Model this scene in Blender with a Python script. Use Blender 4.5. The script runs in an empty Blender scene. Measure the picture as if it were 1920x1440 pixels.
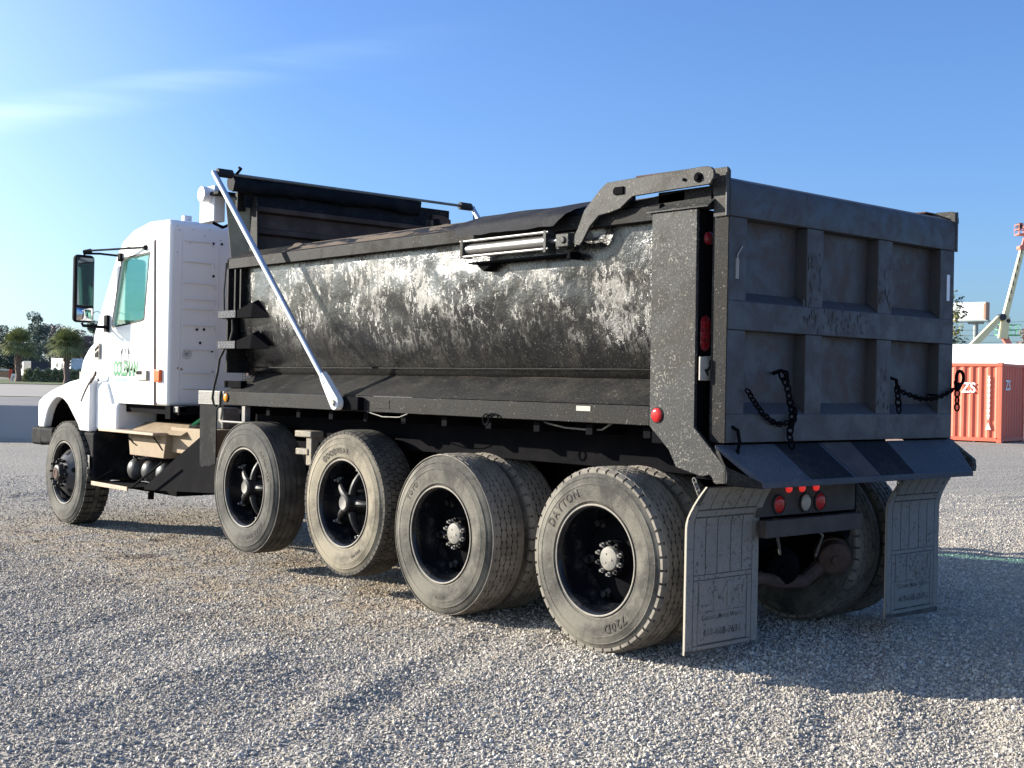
import bpy, bmesh, math, random
import numpy as np
from math import radians as RAD, sin, cos, pi, sqrt
from mathutils import Vector, Matrix, noise
from mathutils.geometry import tessellate_polygon
random.seed(7); np.random.seed(7)
sc = bpy.context.scene
col = sc.collection

# ------------------------------------------------------------------ camera
CAM = Vector((-5.3105, -4.3995, 1.561)); YAW = RAD(41.076); PITCH = RAD(0.048); ROLL = RAD(1.112); FPX = 2387.0
Fd = Vector((sin(YAW)*cos(PITCH), cos(YAW)*cos(PITCH), sin(PITCH)))
Rt = Vector((cos(YAW), -sin(YAW), 0)); Up = Rt.cross(Fd)
R2 = Rt*cos(ROLL)+Up*sin(ROLL); U2 = -Rt*sin(ROLL)+Up*cos(ROLL)
cd = bpy.data.cameras.new('camera'); cam = bpy.data.objects.new('camera', cd); col.objects.link(cam)
cd.sensor_width = 36; cd.lens = FPX/1920*36; cd.clip_start = .1; cd.clip_end = 6000
M = Matrix((R2, U2, -Fd)).transposed().to_4x4(); M.translation = CAM
cam.matrix_world = M; sc.camera = cam

# ------------------------------------------------------------------ light
SUN_AZ, SUN_EL = -33.0, 18.0          # azimuth from +Y towards +X
w = bpy.data.worlds.new('World'); sc.world = w; w.use_nodes = True
nt = w.node_tree; nt.nodes.clear()
out = nt.nodes.new('ShaderNodeOutputWorld'); bg = nt.nodes.new('ShaderNodeBackground')
sky = nt.nodes.new('ShaderNodeTexSky'); sky.sky_type = 'NISHITA'; sky.sun_disc = False
sky.sun_elevation = RAD(SUN_EL); sky.sun_rotation = RAD(SUN_AZ)
sky.air_density = 1.0; sky.dust_density = 1.1; sky.ozone_density = 1.8; sky.altitude = 0
# thin high cirrus: a little extra white where a stretched noise is high
tc = nt.nodes.new('ShaderNodeTexCoord'); L = nt.links
def wn(k, **kw):
    x = nt.nodes.new(k)
    for a, v in kw.items(): setattr(x, a, v)
    return x
def wdot(v):
    x = wn('ShaderNodeVectorMath', operation='DOT_PRODUCT'); x.inputs[1].default_value = v; L.new(tc.outputs['Generated'], x.inputs[0]); return x.outputs['Value']
def wmap(s, a, b, c=0., d=1.):
    x = wn('ShaderNodeMapRange', interpolation_type='SMOOTHSTEP'); L.new(s, x.inputs['Value'])
    for k_, q in zip(('From Min', 'From Max', 'To Min', 'To Max'), (a, b, c, d)): x.inputs[k_].default_value = q
    return x.outputs['Result']
def wmul(a, b, op='MULTIPLY'):
    x = wn('ShaderNodeMath', operation=op)
    for i_, q in enumerate((a, b)):
        if isinstance(q, (int, float)): x.inputs[i_].default_value = q
        else: L.new(q, x.inputs[i_])
    return x.outputs[0]
mp = wn('ShaderNodeMapping'); mp.inputs['Rotation'].default_value = (0, RAD(9), RAD(-41)); mp.inputs['Scale'].default_value = (2.6, 2.6, 34.)
nz = wn('ShaderNodeTexNoise'); nz.inputs['Scale'].default_value = 1.5; nz.inputs['Detail'].default_value = 6; nz.inputs['Distortion'].default_value = .3
L.new(tc.outputs['Generated'], mp.inputs['Vector']); L.new(mp.outputs['Vector'], nz.inputs['Vector'])
cross_ = wmul(wdot((0.3225, 0.0794, -0.9432)), wmul(wmap(nz.outputs['Fac'], 0, 1, -.03, .03), 0.), 'ADD')
band = wmul(wmap(cross_, -.014, -.001), wmap(cross_, .022, .001))         # one long thin streak with a soft upper edge
along = wmap(wdot((0.8205, -0.5204, 0.2367)), 0.227, -0.197)
wisp = wmul(wmul(band, along), wmap(nz.outputs['Fac'], .28, .70))
haze2 = wmap(wdot((0.8205, -0.5204, 0.2367)), .06, -.42, 0., .22)
fac = wmul(wmul(wisp, .11), haze2, 'ADD')
mx = wn('ShaderNodeMix', data_type='RGBA'); mx.inputs['B'].default_value = (11.0, 12.2, 11.9, 1)
tint = wn('ShaderNodeMix', data_type='RGBA', blend_type='MULTIPLY'); tint.inputs['Factor'].default_value = 1; tint.inputs['B'].default_value = (.50, .70, 1.07, 1)
L.new(sky.outputs['Color'], tint.inputs['A']); L.new(tint.outputs['Result'], mx.inputs['A']); L.new(fac, mx.inputs['Factor'])
L.new(mx.outputs['Result'], bg.inputs['Color'])
bg.inputs['Strength'].default_value = 0.086
L.new(bg.outputs['Background'], out.inputs['Surface'])
sl = bpy.data.lights.new('sun', 'SUN'); sl.energy = 5.0; sl.angle = RAD(.55); sl.color = (1.0, .93, .81)
so = bpy.data.objects.new('sun', sl); col.objects.link(so)
Sd = Vector((sin(RAD(SUN_AZ))*cos(RAD(SUN_EL)), cos(RAD(SUN_AZ))*cos(RAD(SUN_EL)), sin(RAD(SUN_EL))))
so.rotation_euler = Sd.to_track_quat('Z', 'Y').to_euler(); so.location = (-20, 20, 30)
sc.view_settings.view_transform = 'Standard'; sc.view_settings.look = 'None'
sc.view_settings.exposure = 1.32; sc.view_settings.gamma = 1
sc.view_settings.use_curve_mapping = False

# ------------------------------------------------------------------ materials
class NT:
    def __init__(s, name):
        s.m = bpy.data.materials.new(name); s.m.use_nodes = True; s.t = s.m.node_tree
        s.b = s.t.nodes['Principled BSDF']; s.o = s.t.nodes['Material Output']
        s.tc = s.t.nodes.new('ShaderNodeTexCoord')
    def n(s, k, **kw):
        x = s.t.nodes.new(k)
        for a, v in kw.items():
            if a in x.inputs: x.inputs[a].default_value = v
            else: setattr(x, a, v)
        return x
    def l(s, a, b): s.t.links.new(a, b)
    def vec(s, scale=(1, 1, 1), rot=(0, 0, 0)):
        m = s.n('ShaderNodeMapping'); m.inputs['Scale'].default_value = scale; m.inputs['Rotation'].default_value = rot
        s.l(s.tc.outputs['Object'], m.inputs['Vector']); return m.outputs['Vector']
    def noise(s, scale, detail=4, rough=.55, vec=None, dist=0.):
        x = s.n('ShaderNodeTexNoise'); x.inputs['Scale'].default_value = scale; x.inputs['Detail'].default_value = detail
        x.inputs['Roughness'].default_value = rough; x.inputs['Distortion'].default_value = dist
        s.l(vec if vec is not None else s.tc.outputs['Object'], x.inputs['Vector']); return x.outputs['Fac']
    def ramp(s, f, p0, p1, v0=0., v1=1.):
        x = s.n('ShaderNodeMapRange'); x.interpolation_type = 'SMOOTHSTEP'
        x.inputs['From Min'].default_value = p0; x.inputs['From Max'].default_value = p1
        x.inputs['To Min'].default_value = v0; x.inputs['To Max'].default_value = v1
        s.l(f, x.inputs['Value']); return x.outputs['Result']
    def mix(s, f, a, b):
        x = s.n('ShaderNodeMix'); x.data_type = 'RGBA'
        for q, k in ((a, 'A'), (b, 'B')):
            if isinstance(q, (tuple, list)): x.inputs[k].default_value = tuple(q)+(1,)
            else: s.l(q, x.inputs[k])
        if isinstance(f, (int, float)): x.inputs['Factor'].default_value = f
        else: s.l(f, x.inputs['Factor'])
        return x.outputs['Result']
    def math(s, op, a, b=0.):
        x = s.n('ShaderNodeMath'); x.operation = op
        for i, q in enumerate((a, b)):
            if isinstance(q, (int, float)): x.inputs[i].default_value = q
            else: s.l(q, x.inputs[i])
        return x.outputs[0]
    def col(s, c):
        if isinstance(c, (tuple, list)): s.b.inputs['Base Color'].default_value = tuple(c)+(1,)
        else: s.l(c, s.b.inputs['Base Color'])
    def rough(s, r):
        if isinstance(r, (int, float)): s.b.inputs['Roughness'].default_value = r
        else: s.l(r, s.b.inputs['Roughness'])
    def bump(s, h, strength=.3, dist=.01, prev=None):
        x = s.n('ShaderNodeBump'); x.inputs['Strength'].default_value = strength; x.inputs['Distance'].default_value = dist
        s.l(h, x.inputs['Height'])
        if prev is not None: s.l(prev, x.inputs['Normal'])
        s.l(x.outputs['Normal'], s.b.inputs['Normal']); return x.outputs['Normal']

MAT = {}
def simple(name, c, r=.5, metal=0., spec=.3, dust=None, dustc=(.30, .26, .20), dscale=3., dlo=.45, dhi=.7, bump=.0, fine=60., var=.15, emis=None):
    k = NT(name)
    f1 = k.noise(dscale, 6, .6); f2 = k.noise(fine, 3, .6)
    dark = tuple(x*(1-var) for x in c); lite = tuple(min(1, x*(1+var)) for x in c)
    cc = k.mix(f1, dark, lite)
    if dust:
        msk = k.math('MULTIPLY', k.ramp(k.math('ADD', k.math('MULTIPLY', f1, .7), k.math('MULTIPLY', f2, .3)), dlo, dhi), dust)
        cc = k.mix(msk, cc, dustc)
        k.rough(k.ramp(msk, 0, 1, r, .9))
    else: k.rough(k.ramp(f1, .3, .7, r*.85, min(1, r*1.15)))
    k.col(cc); k.b.inputs['Metallic'].default_value = metal; k.b.inputs['Specular IOR Level'].default_value = spec
    if bump: k.bump(f2, bump, .004)
    if emis: k.b.inputs['Emission Color'].default_value = emis[0]+(1,); k.b.inputs['Emission Strength'].default_value = emis[1]
    MAT[name] = k.m; return k.m

simple('white_paint', (.80, .80, .79), .28, dust=.35, dustc=(.55, .47, .36), dscale=1.3, dlo=.55, dhi=.85, var=.02)
simple('white_plastic', (.75, .76, .78), .4, var=.03)
simple('black_plastic', (.009, .010, .012), .75, spec=.06, dust=.12, dscale=5)
simple('black_rubber', (.018, .018, .020), .75, dust=.4, dustc=(.16, .14, .11), dscale=5)
simple('dark_gap', (.05, .035, .028), .9)
simple('rim_black', (.006, .007, .010), .20, dust=.6, dustc=(.09, .082, .07), dscale=9, dlo=.50, dhi=.72, fine=160, bump=.05)
simple('rim_lip', (.20, .19, .17), .45, dust=.6, dustc=(.36, .31, .25), dscale=12, dlo=.35, dhi=.6)
simple('hub_grey', (.17, .163, .148), .55, dust=.6, dustc=(.38, .34, .28), dscale=14, fine=180, bump=.2)
simple('hub_black', (.008, .008, .010), .5, dust=.35, dustc=(.13, .12, .10), dscale=12, fine=140)
simple('hub_disc', (.045, .045, .05), .30, spec=.5, dust=.4, dustc=(.16, .15, .13), dscale=6)
simple('steel_polished', (.30, .29, .28), .28, metal=.7, dust=.3, dscale=8)
simple('aluminium', (.66, .68, .72), .30, metal=.75, var=.05, dscale=2)
simple('chassis_black', (.0045, .0045, .006), .9, spec=.04, dust=.2, dustc=(.025, .022, .020), dscale=4)
simple('rust_brown', (.085, .052, .040), .8, spec=.15, dust=.6, dustc=(.15, .10, .08), dscale=5, bump=.4, var=.4)
simple('rust_chute', (.055, .045, .042), .7, dust=.7, dustc=(.10, .085, .075), dscale=7, bump=.3, var=.3)
simple('tarp_black', (.008, .009, .012), .75, spec=.12, dust=.25, dustc=(.05, .048, .046), dscale=6, bump=.5, fine=25)
simple('rubber_sheet', (.012, .013, .018), .75, spec=.12, dust=.4, dustc=(.07, .066, .062), dscale=5, bump=.4, fine=40)
simple('tank_grey', (.055, .055, .055), .4, dust=.5, dustc=(.10, .095, .09), dscale=6)
simple('tan_box', (.26, .195, .125), .7, dust=.7, dustc=(.33, .26, .17), dscale=9, dlo=.4, dhi=.7, bump=.2)
simple('tan_step', (.36, .26, .185), .6, dust=.6, dustc=(.62, .50, .38), dscale=12)
simple('diamond_plate', (.26, .25, .235), .45, metal=.2, dust=.4, dscale=20)
simple('dirt', (.10, .075, .055), .95, bump=.8, fine=90, var=.5, dscale=12)
simple('amber_lens', (.80, .27, .02), .18, var=.1)
simple('orange_lens', (.70, .12, .03), .22, var=.1)
simple('red_lens', (.42, .02, .02), .2, var=.1)
simple('dark_red_lens', (.25, .012, .02), .2, dust=.3, dscale=30)
simple('clear_lens', (.35, .32, .27), .25, dust=.5, dscale=20)
simple('lit_red_lens', (.75, .03, .03), .25, emis=((1., .05, .04), .18))
simple('letter_dark', (.045, .04, .035), .8, dust=.3, dscale=20)
simple('flap_print', (.055, .05, .045), .8, dust=.8, dustc=(.20, .19, .165), dscale=16, dlo=.40, dhi=.6)
simple('flap_mud', (.20, .19, .17), .9, dust=.6, dustc=(.27, .255, .23), dscale=6, bump=.3, fine=200)
simple('flap_edge_lit', (.40, .36, .29), .9)  # paler than the flap: sunlight on its thickness put into the colour
simple('flap_rubber_shade', (.06, .057, .052), .85, dust=.6, dustc=(.17, .16, .145), dscale=8)  # base sheet darkened to paint groove shade between the raised pads
simple('tag_silver', (.30, .28, .25), .6)
simple('seat_fabric', (.16, .15, .14), .9)
simple('seat_grey', (.50, .52, .50), .8)
simple('mirror_glass', (.10, .12, .14), .04, metal=.8, var=.02)
simple('convex_mirror', (.55, .56, .58), .03, metal=1., var=.02)
simple('reflector', (.75, .75, .78), .35, var=.05)
simple('sign_green', (.03, .22, .08), .4, var=.1)
simple('sign_dark_green', (.01, .10, .05), .4)
simple('sign_pale', (.62, .86, .60), .4, var=.06)
simple('sign_teal', (.10, .30, .33), .4)
simple('sign_grey', (.30, .30, .31), .5)
simple('hole_black', (.008, .008, .01), .9)
simple('hydraulic_green', (.10, .45, .16), .4)
simple('keyhole_plate', (.40, .37, .32), .75, dust=.6, dustc=(.52, .48, .41), dscale=20, fine=200, bump=.2)

def speckled(name, base, chip, lo, hi, r=.6, spec=.22, grime=.5, grimec=(.26, .23, .19), fine=170.):
    k = NT(name)
    a = k.noise(2.2, 6, .6); v = k.noise(fine, 2, .6); v2 = k.noise(fine*.42, 3, .65)
    g = k.noise(9, 6, .7)
    ch = k.ramp(k.math('ADD', k.math('MULTIPLY', v2, .75), k.math('MULTIPLY', g, .25)), lo, hi)
    ch2 = k.ramp(v, .63, .68)
    pat = k.ramp(k.noise(3.4, 4, .6), .40, .60, .25, 1.)
    ch = k.math('MULTIPLY', ch, pat)
    sc1 = k.ramp(k.noise(5, 5, .7, vec=k.vec((1, 14, 1.6), (RAD(24), 0, 0))), .66, .69); sc2 = k.ramp(k.noise(5, 5, .7, vec=k.vec((1, 1.5, 15), (RAD(-12), 0, 0))), .67, .70)
    ch = k.math('MAXIMUM', ch, k.math('MULTIPLY', k.math('MAXIMUM', sc1, sc2), .5))
    gm = k.math('MULTIPLY', k.ramp(k.math('ADD', k.math('MULTIPLY', a, .6), k.math('MULTIPLY', g, .4)), .42, .66), grime)
    c = k.mix(gm, base, grimec)
    k.b.inputs['Specular IOR Level'].default_value = spec
    c = k.mix(k.math('MULTIPLY', ch, .75), c, chip); c = k.mix(k.math('MULTIPLY', ch2, .5), c, chip)
    k.col(c); k.rough(k.ramp(gm, 0, .5, r, .85)); k.bump(k.math('ADD', v2, k.math('MULTIPLY', g, 1.5)), .25, .004)
    MAT[name] = k.m
speckled('post_paint', (.018, .019, .020), (.26, .245, .21), .555, .61, grime=.6, grimec=(.085, .078, .066))
speckled('rail_paint', (.011, .011, .012), (.20, .19, .165), .61, .65, r=.6, spec=.08, grime=.4, grimec=(.060, .054, .045))
speckled('arm_paint', (.026, .026, .026), (.24, .22, .18), .57, .61, grime=.5, grimec=(.10, .09, .072))
speckled('foot_paint', (.16, .145, .12), (.44, .39, .30), .53, .60, grime=.8, grimec=(.34, .28, .20))

def tailgate_mat(name, rust):
    k = NT(name)
    a = k.noise(1.7, 5, .6); b = k.noise(6, 7, .7, dist=.4); c = k.noise(140, 2, .6)
    base = k.mix(a, (.032, .034, .038), (.055, .058, .064))
    base = k.mix(k.math('MULTIPLY', k.ramp(b, .42, .60), rust), base, (.060, .040, .032))
    st = k.noise(3, 6, .7, vec=k.vec((7, 7, .7)))
    base = k.mix(k.math('MULTIPLY', k.ramp(st, .55, .75), .4), base, (.016, .017, .022))
    base = k.mix(k.math('MULTIPLY', k.ramp(c, .60, .70), .35), base, (.13, .13, .13))
    k.col(base); k.rough(k.ramp(b, .3, .7, .42, .75)); k.bump(k.math('ADD', b, k.math('MULTIPLY', c, .3)), .35, .006)
    MAT[name] = k.m
speckled('flap_mud', (.20, .19, .17), (.055, .052, .047), .54, .62, grime=.6, grimec=(.27, .255, .23), fine=120.)
tailgate_mat('tailgate_frame', .35); tailgate_mat('tailgate_panel', .75)
tailgate_mat('chute_steel', .15)
speckled('chute_steel', (.045, .052, .066), (.16, .17, .19), .56, .62, grime=.7, grimec=(.095, .10, .115))
simple('wing_paint', (.15, .145, .11), .6, spec=.2, dust=.6, dustc=(.24, .225, .18), dscale=5, bump=.3)

# glossy dented black body panel, dust and scratches worn into it
k = NT('body_panel')
big = k.noise(.9, 4, .55); med = k.noise(3.2, 6, .62, dist=.3); fin = k.noise(26, 5, .7)
chips = k.noise(75, 3, .6); streak = k.noise(2.0, 6, .7, vec=k.vec((1, 5.0, .8), (RAD(22), 0, 0)))
sep = k.n('ShaderNodeSeparateXYZ'); k.l(k.tc.outputs['Object'], sep.inputs[0])
hz_ = k.ramp(sep.outputs['Z'], 1.88, 2.34)           # the truck's origin is on the ground, so local z is height
wear = k.math('ADD', k.math('ADD', k.math('MULTIPLY', med, .34), k.math('MULTIPLY', fin, .30)), k.math('MULTIPLY', streak, .36))
msk = k.ramp(wear, .44, .60)
spots = k.ramp(k.math('ADD', k.math('MULTIPLY', k.noise(19, 7, .78, vec=k.vec((1, 1.5, .75), (RAD(16), 0, 0)), dist=.4), .6), k.math('MULTIPLY', med, .4)), .535, .61)
base = k.mix(big, (.005, .005, .006), (.012, .012, .013))
dust = k.mix(fin, (.030, .026, .020), (.13, .115, .088))
c = k.mix(k.math('MULTIPLY', msk, k.math('ADD', k.math('MULTIPLY', hz_, .26), .20)), base, dust)
c = k.mix(k.math('MULTIPLY', spots, k.math('ADD', k.math('MULTIPLY', hz_, .24), .03)), c, (.30, .275, .22))
c = k.mix(k.math('MULTIPLY', k.ramp(chips, .64, .68), .5), c, (.26, .24, .20))
k.col(c); k.rough(k.math('ADD', k.ramp(msk, 0, 1, .18, .30), k.math('MULTIPLY', spots, .16)))
k.b.inputs['Specular IOR Level'].default_value = .50
n1 = k.bump(k.noise(2.6, 3, .5), .20, .06)
n2 = k.bump(k.noise(9, 5, .65), .30, .014, n1)
k.bump(k.math('ADD', chips, k.math('MULTIPLY', spots, .8)), .35, .004, n2)
MAT['body_panel'] = k.m

# tyres
def tyre_mat(name, c0, c1, lo, hi, scale=3.):
    k = NT(name)
    a = k.noise(scale, 6, .65, dist=.3); b = k.noise(90, 4, .7)
    c = k.mix(k.ramp(k.math('ADD', k.math('MULTIPLY', a, .75), k.math('MULTIPLY', b, .25)), lo, hi), c0, c1)
    k.col(c); k.rough(.85); k.b.inputs['Specular IOR Level'].default_value = .25
    k.bump(b, .25, .003); MAT[name] = k.m
tyre_mat('tyre_dusty', (.040, .038, .034), (.160, .148, .122), .36, .62)
tyre_mat('tyre_tan', (.09, .08, .062), (.25, .22, .165), .36, .58)
tyre_mat('tyre_grey', (.045, .044, .040), (.135, .128, .110), .38, .64)
tyre_mat('tread_dusty', (.09, .082, .072), (.24, .215, .18), .3, .6, 6)
tyre_mat('tread_dark', (.035, .033, .030), (.11, .10, .085), .35, .7, 6)
tyre_mat('tread_groove', (.004, .004, .004), (.014, .013, .012), .4, .7, 6)

# glass
k = NT('cab_glass'); k.col((.45, .78, .66)); k.rough(.03); k.b.inputs['Transmission Weight'].default_value = 1.; k.b.inputs['IOR'].default_value = 1.45
k.b.inputs['Alpha'].default_value = 1
tr = k.n('ShaderNodeBsdfTransparent'); tr.inputs[0].default_value = (.66, .86, .80, 1)
gl = k.n('ShaderNodeBsdfGlossy'); gl.inputs['Roughness'].default_value = .04
ge = k.n('ShaderNodeNewGeometry'); dt = k.n('ShaderNodeVectorMath', operation='DOT_PRODUCT'); k.l(ge.outputs['Normal'], dt.inputs[0]); k.l(ge.outputs['Incoming'], dt.inputs[1])
cs_ = k.math('SUBTRACT', 1., k.math('ABSOLUTE', dt.outputs['Value'])); fr_ = k.math('ADD', k.math('MULTIPLY', k.math('POWER', cs_, 5.), .96), .04)
ms = k.n('ShaderNodeMixShader'); k.l(fr_, ms.inputs[0]); k.l(tr.outputs[0], ms.inputs[1]); k.l(gl.outputs[0], ms.inputs[2])
k.l(ms.outputs[0], k.o.inputs['Surface']); MAT['cab_glass'] = k.m

# gravel ground
def gravel_mat(name, scale, stone=False):
    k = NT(name)
    geo = k.n('ShaderNodeNewGeometry'); pos = geo.outputs['Position']
    if stone:
        oi = k.n('ShaderNodeObjectInfo')
        rnd = oi.outputs['Random']
        c = k.mix(rnd, (.25, .232, .206), (.68, .62, .535))
        c = k.mix(k.ramp(k.noise(7.3, 1, .5, vec=pos), .55, .75, 0., .5), c, (.56, .46, .33))
    else:
        v = k.n('ShaderNodeTexVoronoi'); v.feature = 'F1'; v.inputs['Scale'].default_value = scale; k.l(pos, v.inputs['Vector'])
        sepc = k.n('ShaderNodeSeparateColor'); k.l(v.outputs['Color'], sepc.inputs[0])
        c = k.mix(sepc.outputs[0], (.25, .232, .206), (.57, .52, .45))
        c = k.mix(k.ramp(v.outputs['Distance'], .25, .62), c, (.24, .22, .19))
    # where fines and tan sand lie between the wheels
    p1 = k.noise(.55, 5, .6, vec=pos); p2 = k.noise(2.3, 5, .7, vec=pos)
    sx = k.n('ShaderNodeSeparateXYZ'); k.l(pos, sx.inputs[0])
    band = k.math('MULTIPLY', k.ramp(sx.outputs['X'], -2.2, -.4), k.ramp(sx.outputs['X'], 3.2, 1.4))
    band = k.math('MULTIPLY', band, k.math('MULTIPLY', k.ramp(sx.outputs['Y'], .8, 3.2), k.ramp(sx.outputs['Y'], 12, 7)))
    tan = k.math('MULTIPLY', band, k.ramp(p2, .38, .6))
    c = k.mix(k.math('MULTIPLY', tan, .55 if stone else .8), c, (.34, .26, .17))
    wet = k.math('MULTIPLY', band, k.ramp(k.noise(1.1, 4, .6, vec=pos), .60, .68))
    c = k.mix(k.math('MULTIPLY', wet, .8), c, (.10, .06, .04))
    c = k.mix(k.ramp(p1, .4, .7, 0., .25), c, (.22, .20, .18))
    c = k.mix(k.ramp(k.noise(.16, 4, .6, vec=pos), .45, .7, 0., .30), c, (.20, .18, .155))
    k.col(c); k.rough(.9); k.b.inputs['Specular IOR Level'].default_value = .25
    if not stone:
        h = k.math('SUBTRACT', 1., v.outputs['Distance'])
        v2 = k.n('ShaderNodeTexVoronoi'); v2.inputs['Scale'].default_value = scale*.37; k.l(pos, v2.inputs['Vector'])
        h2 = k.math('ADD', h, k.math('MULTIPLY', k.math('SUBTRACT', 1., v2.outputs['Distance']), 1.2))
        k.bump(h2, .7, .016)
    MAT[name] = k.m
gravel_mat('gravel_ground', 52.); gravel_mat('gravel_stone', 34., True)
simple('asphalt', (.20, .19, .18), .9, dscale=.15, var=.25, bump=.3, fine=8)
simple('asphalt_pale', (.33, .30, .26), .9, dscale=.1, var=.15)
simple('concrete', (.30, .30, .31), .85, dust=.3, dscale=1.5, bump=.3, fine=30)
simple('container_red', (.66, .15, .09), .5, dust=.35, dustc=(.68, .25, .17), dscale=1.2, dlo=.5, dhi=.8, var=.12)
simple('container_mark', (.80, .80, .78), .5, dust=.3, dscale=6)
simple('trailer_white', (.82, .82, .80), .4, var=.03)
simple('boom_cream', (.74, .68, .40), .5, var=.08)
simple('boom_orange', (.60, .20, .15), .5)
simple('basket_green', (.14, .40, .20), .6)
simple('steel_pole', (.25, .28, .26), .6)
simple('billboard_white', (.85, .85, .83), .5, var=.03)
simple('billboard_brown', (.40, .24, .16), .7)
simple('bark', (.16, .115, .085), .95, var=.3, bump=.6, fine=10)
simple('palm_bark', (.19, .13, .11), .95, var=.4, bump=.6, fine=6, dscale=4)
simple('car_blue', (.14, .19, .26), .25)
simple('car_dark', (.04, .04, .05), .4)
simple('barrier_orange', (.60, .09, .05), .6)
simple('sand_pale', (.50, .42, .30), .9)
simple('grass_dull', (.10, .12, .05), .95, dscale=1)
def leaf(name, a, b, sc_=.6):
    k = NT(name); f = k.noise(sc_, 3, .6); c = k.mix(k.ramp(f, .35, .65), a, b)
    k.col(c); k.rough(.6); k.b.inputs['Specular IOR Level'].default_value = .25
    MAT[name] = k.m
leaf('palm_leaf', (.10, .13, .05), (.34, .35, .15))
leaf('leaf_dark', (.035, .055, .042), (.085, .11, .065), .25)
leaf('leaf_mid', (.08, .11, .08), (.17, .20, .13), .3)
leaf('leaf_brown', (.16, .12, .10), (.28, .21, .17), .3)
leaf('leaf_hedge', (.20, .22, .11), (.48, .46, .25), 1.2)
leaf('leaf_yellow', (.18, .19, .06), (.30, .28, .10), .5)

# ------------------------------------------------------------------ mesh builder
class MB:
    def __init__(s): s.v = []; s.f = []; s.mi = []
    def add(s, vs, fs, mi=0):
        o = len(s.v); s.v += [tuple(p) for p in vs]; s.f += [tuple(i+o for i in f) for f in fs]; s.mi += [mi]*len(fs); return s
    def box(s, x0, x1, y0, y1, z0, z1, mi=0):
        x0, x1 = min(x0, x1), max(x0, x1); y0, y1 = min(y0, y1), max(y0, y1); z0, z1 = min(z0, z1), max(z0, z1)
        v = [(x0, y0, z0), (x1, y0, z0), (x1, y1, z0), (x0, y1, z0), (x0, y0, z1), (x1, y0, z1), (x1, y1, z1), (x0, y1, z1)]
        return s.add(v, [(0, 3, 2, 1), (4, 5, 6, 7), (0, 1, 5, 4), (1, 2, 6, 5), (2, 3, 7, 6), (3, 0, 4, 7)], mi)
    def hexa(s, v, mi=0):
        return s.add(v, [(0, 3, 2, 1), (4, 5, 6, 7), (0, 1, 5, 4), (1, 2, 6, 5), (2, 3, 7, 6), (3, 0, 4, 7)], mi)
    def prism(s, poly, axis, a0, a1, holes=(), mi=0):
        # poly: 2D points; axis 'x': (y,z); 'y': (x,z); 'z': (x,y)
        loops = [poly]+list(holes); flat = [p for lp in loops for p in lp]
        def P(p, a): return {'x': (a, p[0], p[1]), 'y': (p[0], a, p[1]), 'z': (p[0], p[1], a)}[axis]
        n = len(flat); vs = [P(p, a0) for p in flat]+[P(p, a1) for p in flat]
        fs = []
        if holes:
            tr = tessellate_polygon([[Vector((p[0], p[1], 0)) for p in lp] for lp in loops])
            for t in tr: fs.append(tuple(t)); fs.append(tuple(i+n for i in reversed(t)))
        else:
            fs.append(tuple(range(n))); fs.append(tuple(range(2*n-1, n-1, -1)))
        o = 0
        for lp in loops:
            m = len(lp)
            for i in range(m):
                j = (i+1) % m; fs.append((o+i, o+j, o+j+n, o+i+n))
            o += m
        return s.add(vs, fs, mi)
    def tube(s, pts, r, n=10, mi=0, closed=False):
        pts = [Vector(p) for p in pts]; m = len(pts); rs = r if isinstance(r, (list, tuple)) else [r]*m
        vs = []; up = None
        for i, p in enumerate(pts):
            if closed: d = pts[(i+1) % m]-pts[i-1]
            else: d = pts[min(i+1, m-1)]-pts[max(i-1, 0)]
            d.normalize()
            if up is None: up = Vector((0, 0, 1)) if abs(d.z) < .9 else Vector((1, 0, 0))
            a = d.cross(up)
            if a.length < 1e-4: a = d.orthogonal()
            a.normalize(); b = a.cross(d); up = b
            for k_ in range(n):
                t = 2*pi*k_/n; vs.append(p+(a*cos(t)+b*sin(t))*rs[i])
        fs = []
        for i in range(m if closed else m-1):
            j = (i+1) % m
            for k_ in range(n):
                l = (k_+1) % n; fs.append((i*n+k_, i*n+l, j*n+l, j*n+k_))
        if not closed: fs.append(tuple(range(n-1, -1, -1))); fs.append(tuple((m-1)*n+i for i in range(n)))
        return s.add(vs, fs, mi)
    def lathe(s, prof, c=(0, 0, 0), n=48, mi=0, axis='x', close=False):
        # prof: (a, r) along axis
        vs = []; m = len(prof)
        for a, r in prof:
            for k_ in range(n):
                t = 2*pi*k_/n
                p = {'x': (a, r*cos(t), r*sin(t)), 'y': (r*cos(t), a, r*sin(t)), 'z': (r*cos(t), r*sin(t), a)}[axis]
                vs.append((p[0]+c[0], p[1]+c[1], p[2]+c[2]))
        fs = []
        for i in range(m-1):
            for k_ in range(n):
                l = (k_+1) % n; fs.append((i*n+k_, i*n+l, (i+1)*n+l, (i+1)*n+k_))
        if close:
            fs.append(tuple(range(n-1, -1, -1))); fs.append(tuple((m-1)*n+i for i in range(n)))
        return s.add(vs, fs, mi)
    def cyl(s, p0, p1, r, n=24, mi=0): return s.tube([p0, p1], r, n, mi)
    def disc_y(s, c, r, d, n=24, mi=0):   # round lens facing -Y
        pr = [(c[1], r), (c[1]-d*.5, r), (c[1]-d*.85, r*.8), (c[1]-d, r*.45), (c[1]-d*1.02, .001)]
        return s.lathe(pr, (c[0], 0, c[2]), n, mi, 'y')
    def disc_x(s, c, r, d, n=24, mi=0):   # round lens facing -X
        pr = [(c[0], r), (c[0]-d*.5, r), (c[0]-d*.85, r*.8), (c[0]-d, r*.45), (c[0]-d*1.02, .001)]
        return s.lathe(pr, (0, c[1], c[2]), n, mi, 'x')
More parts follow.
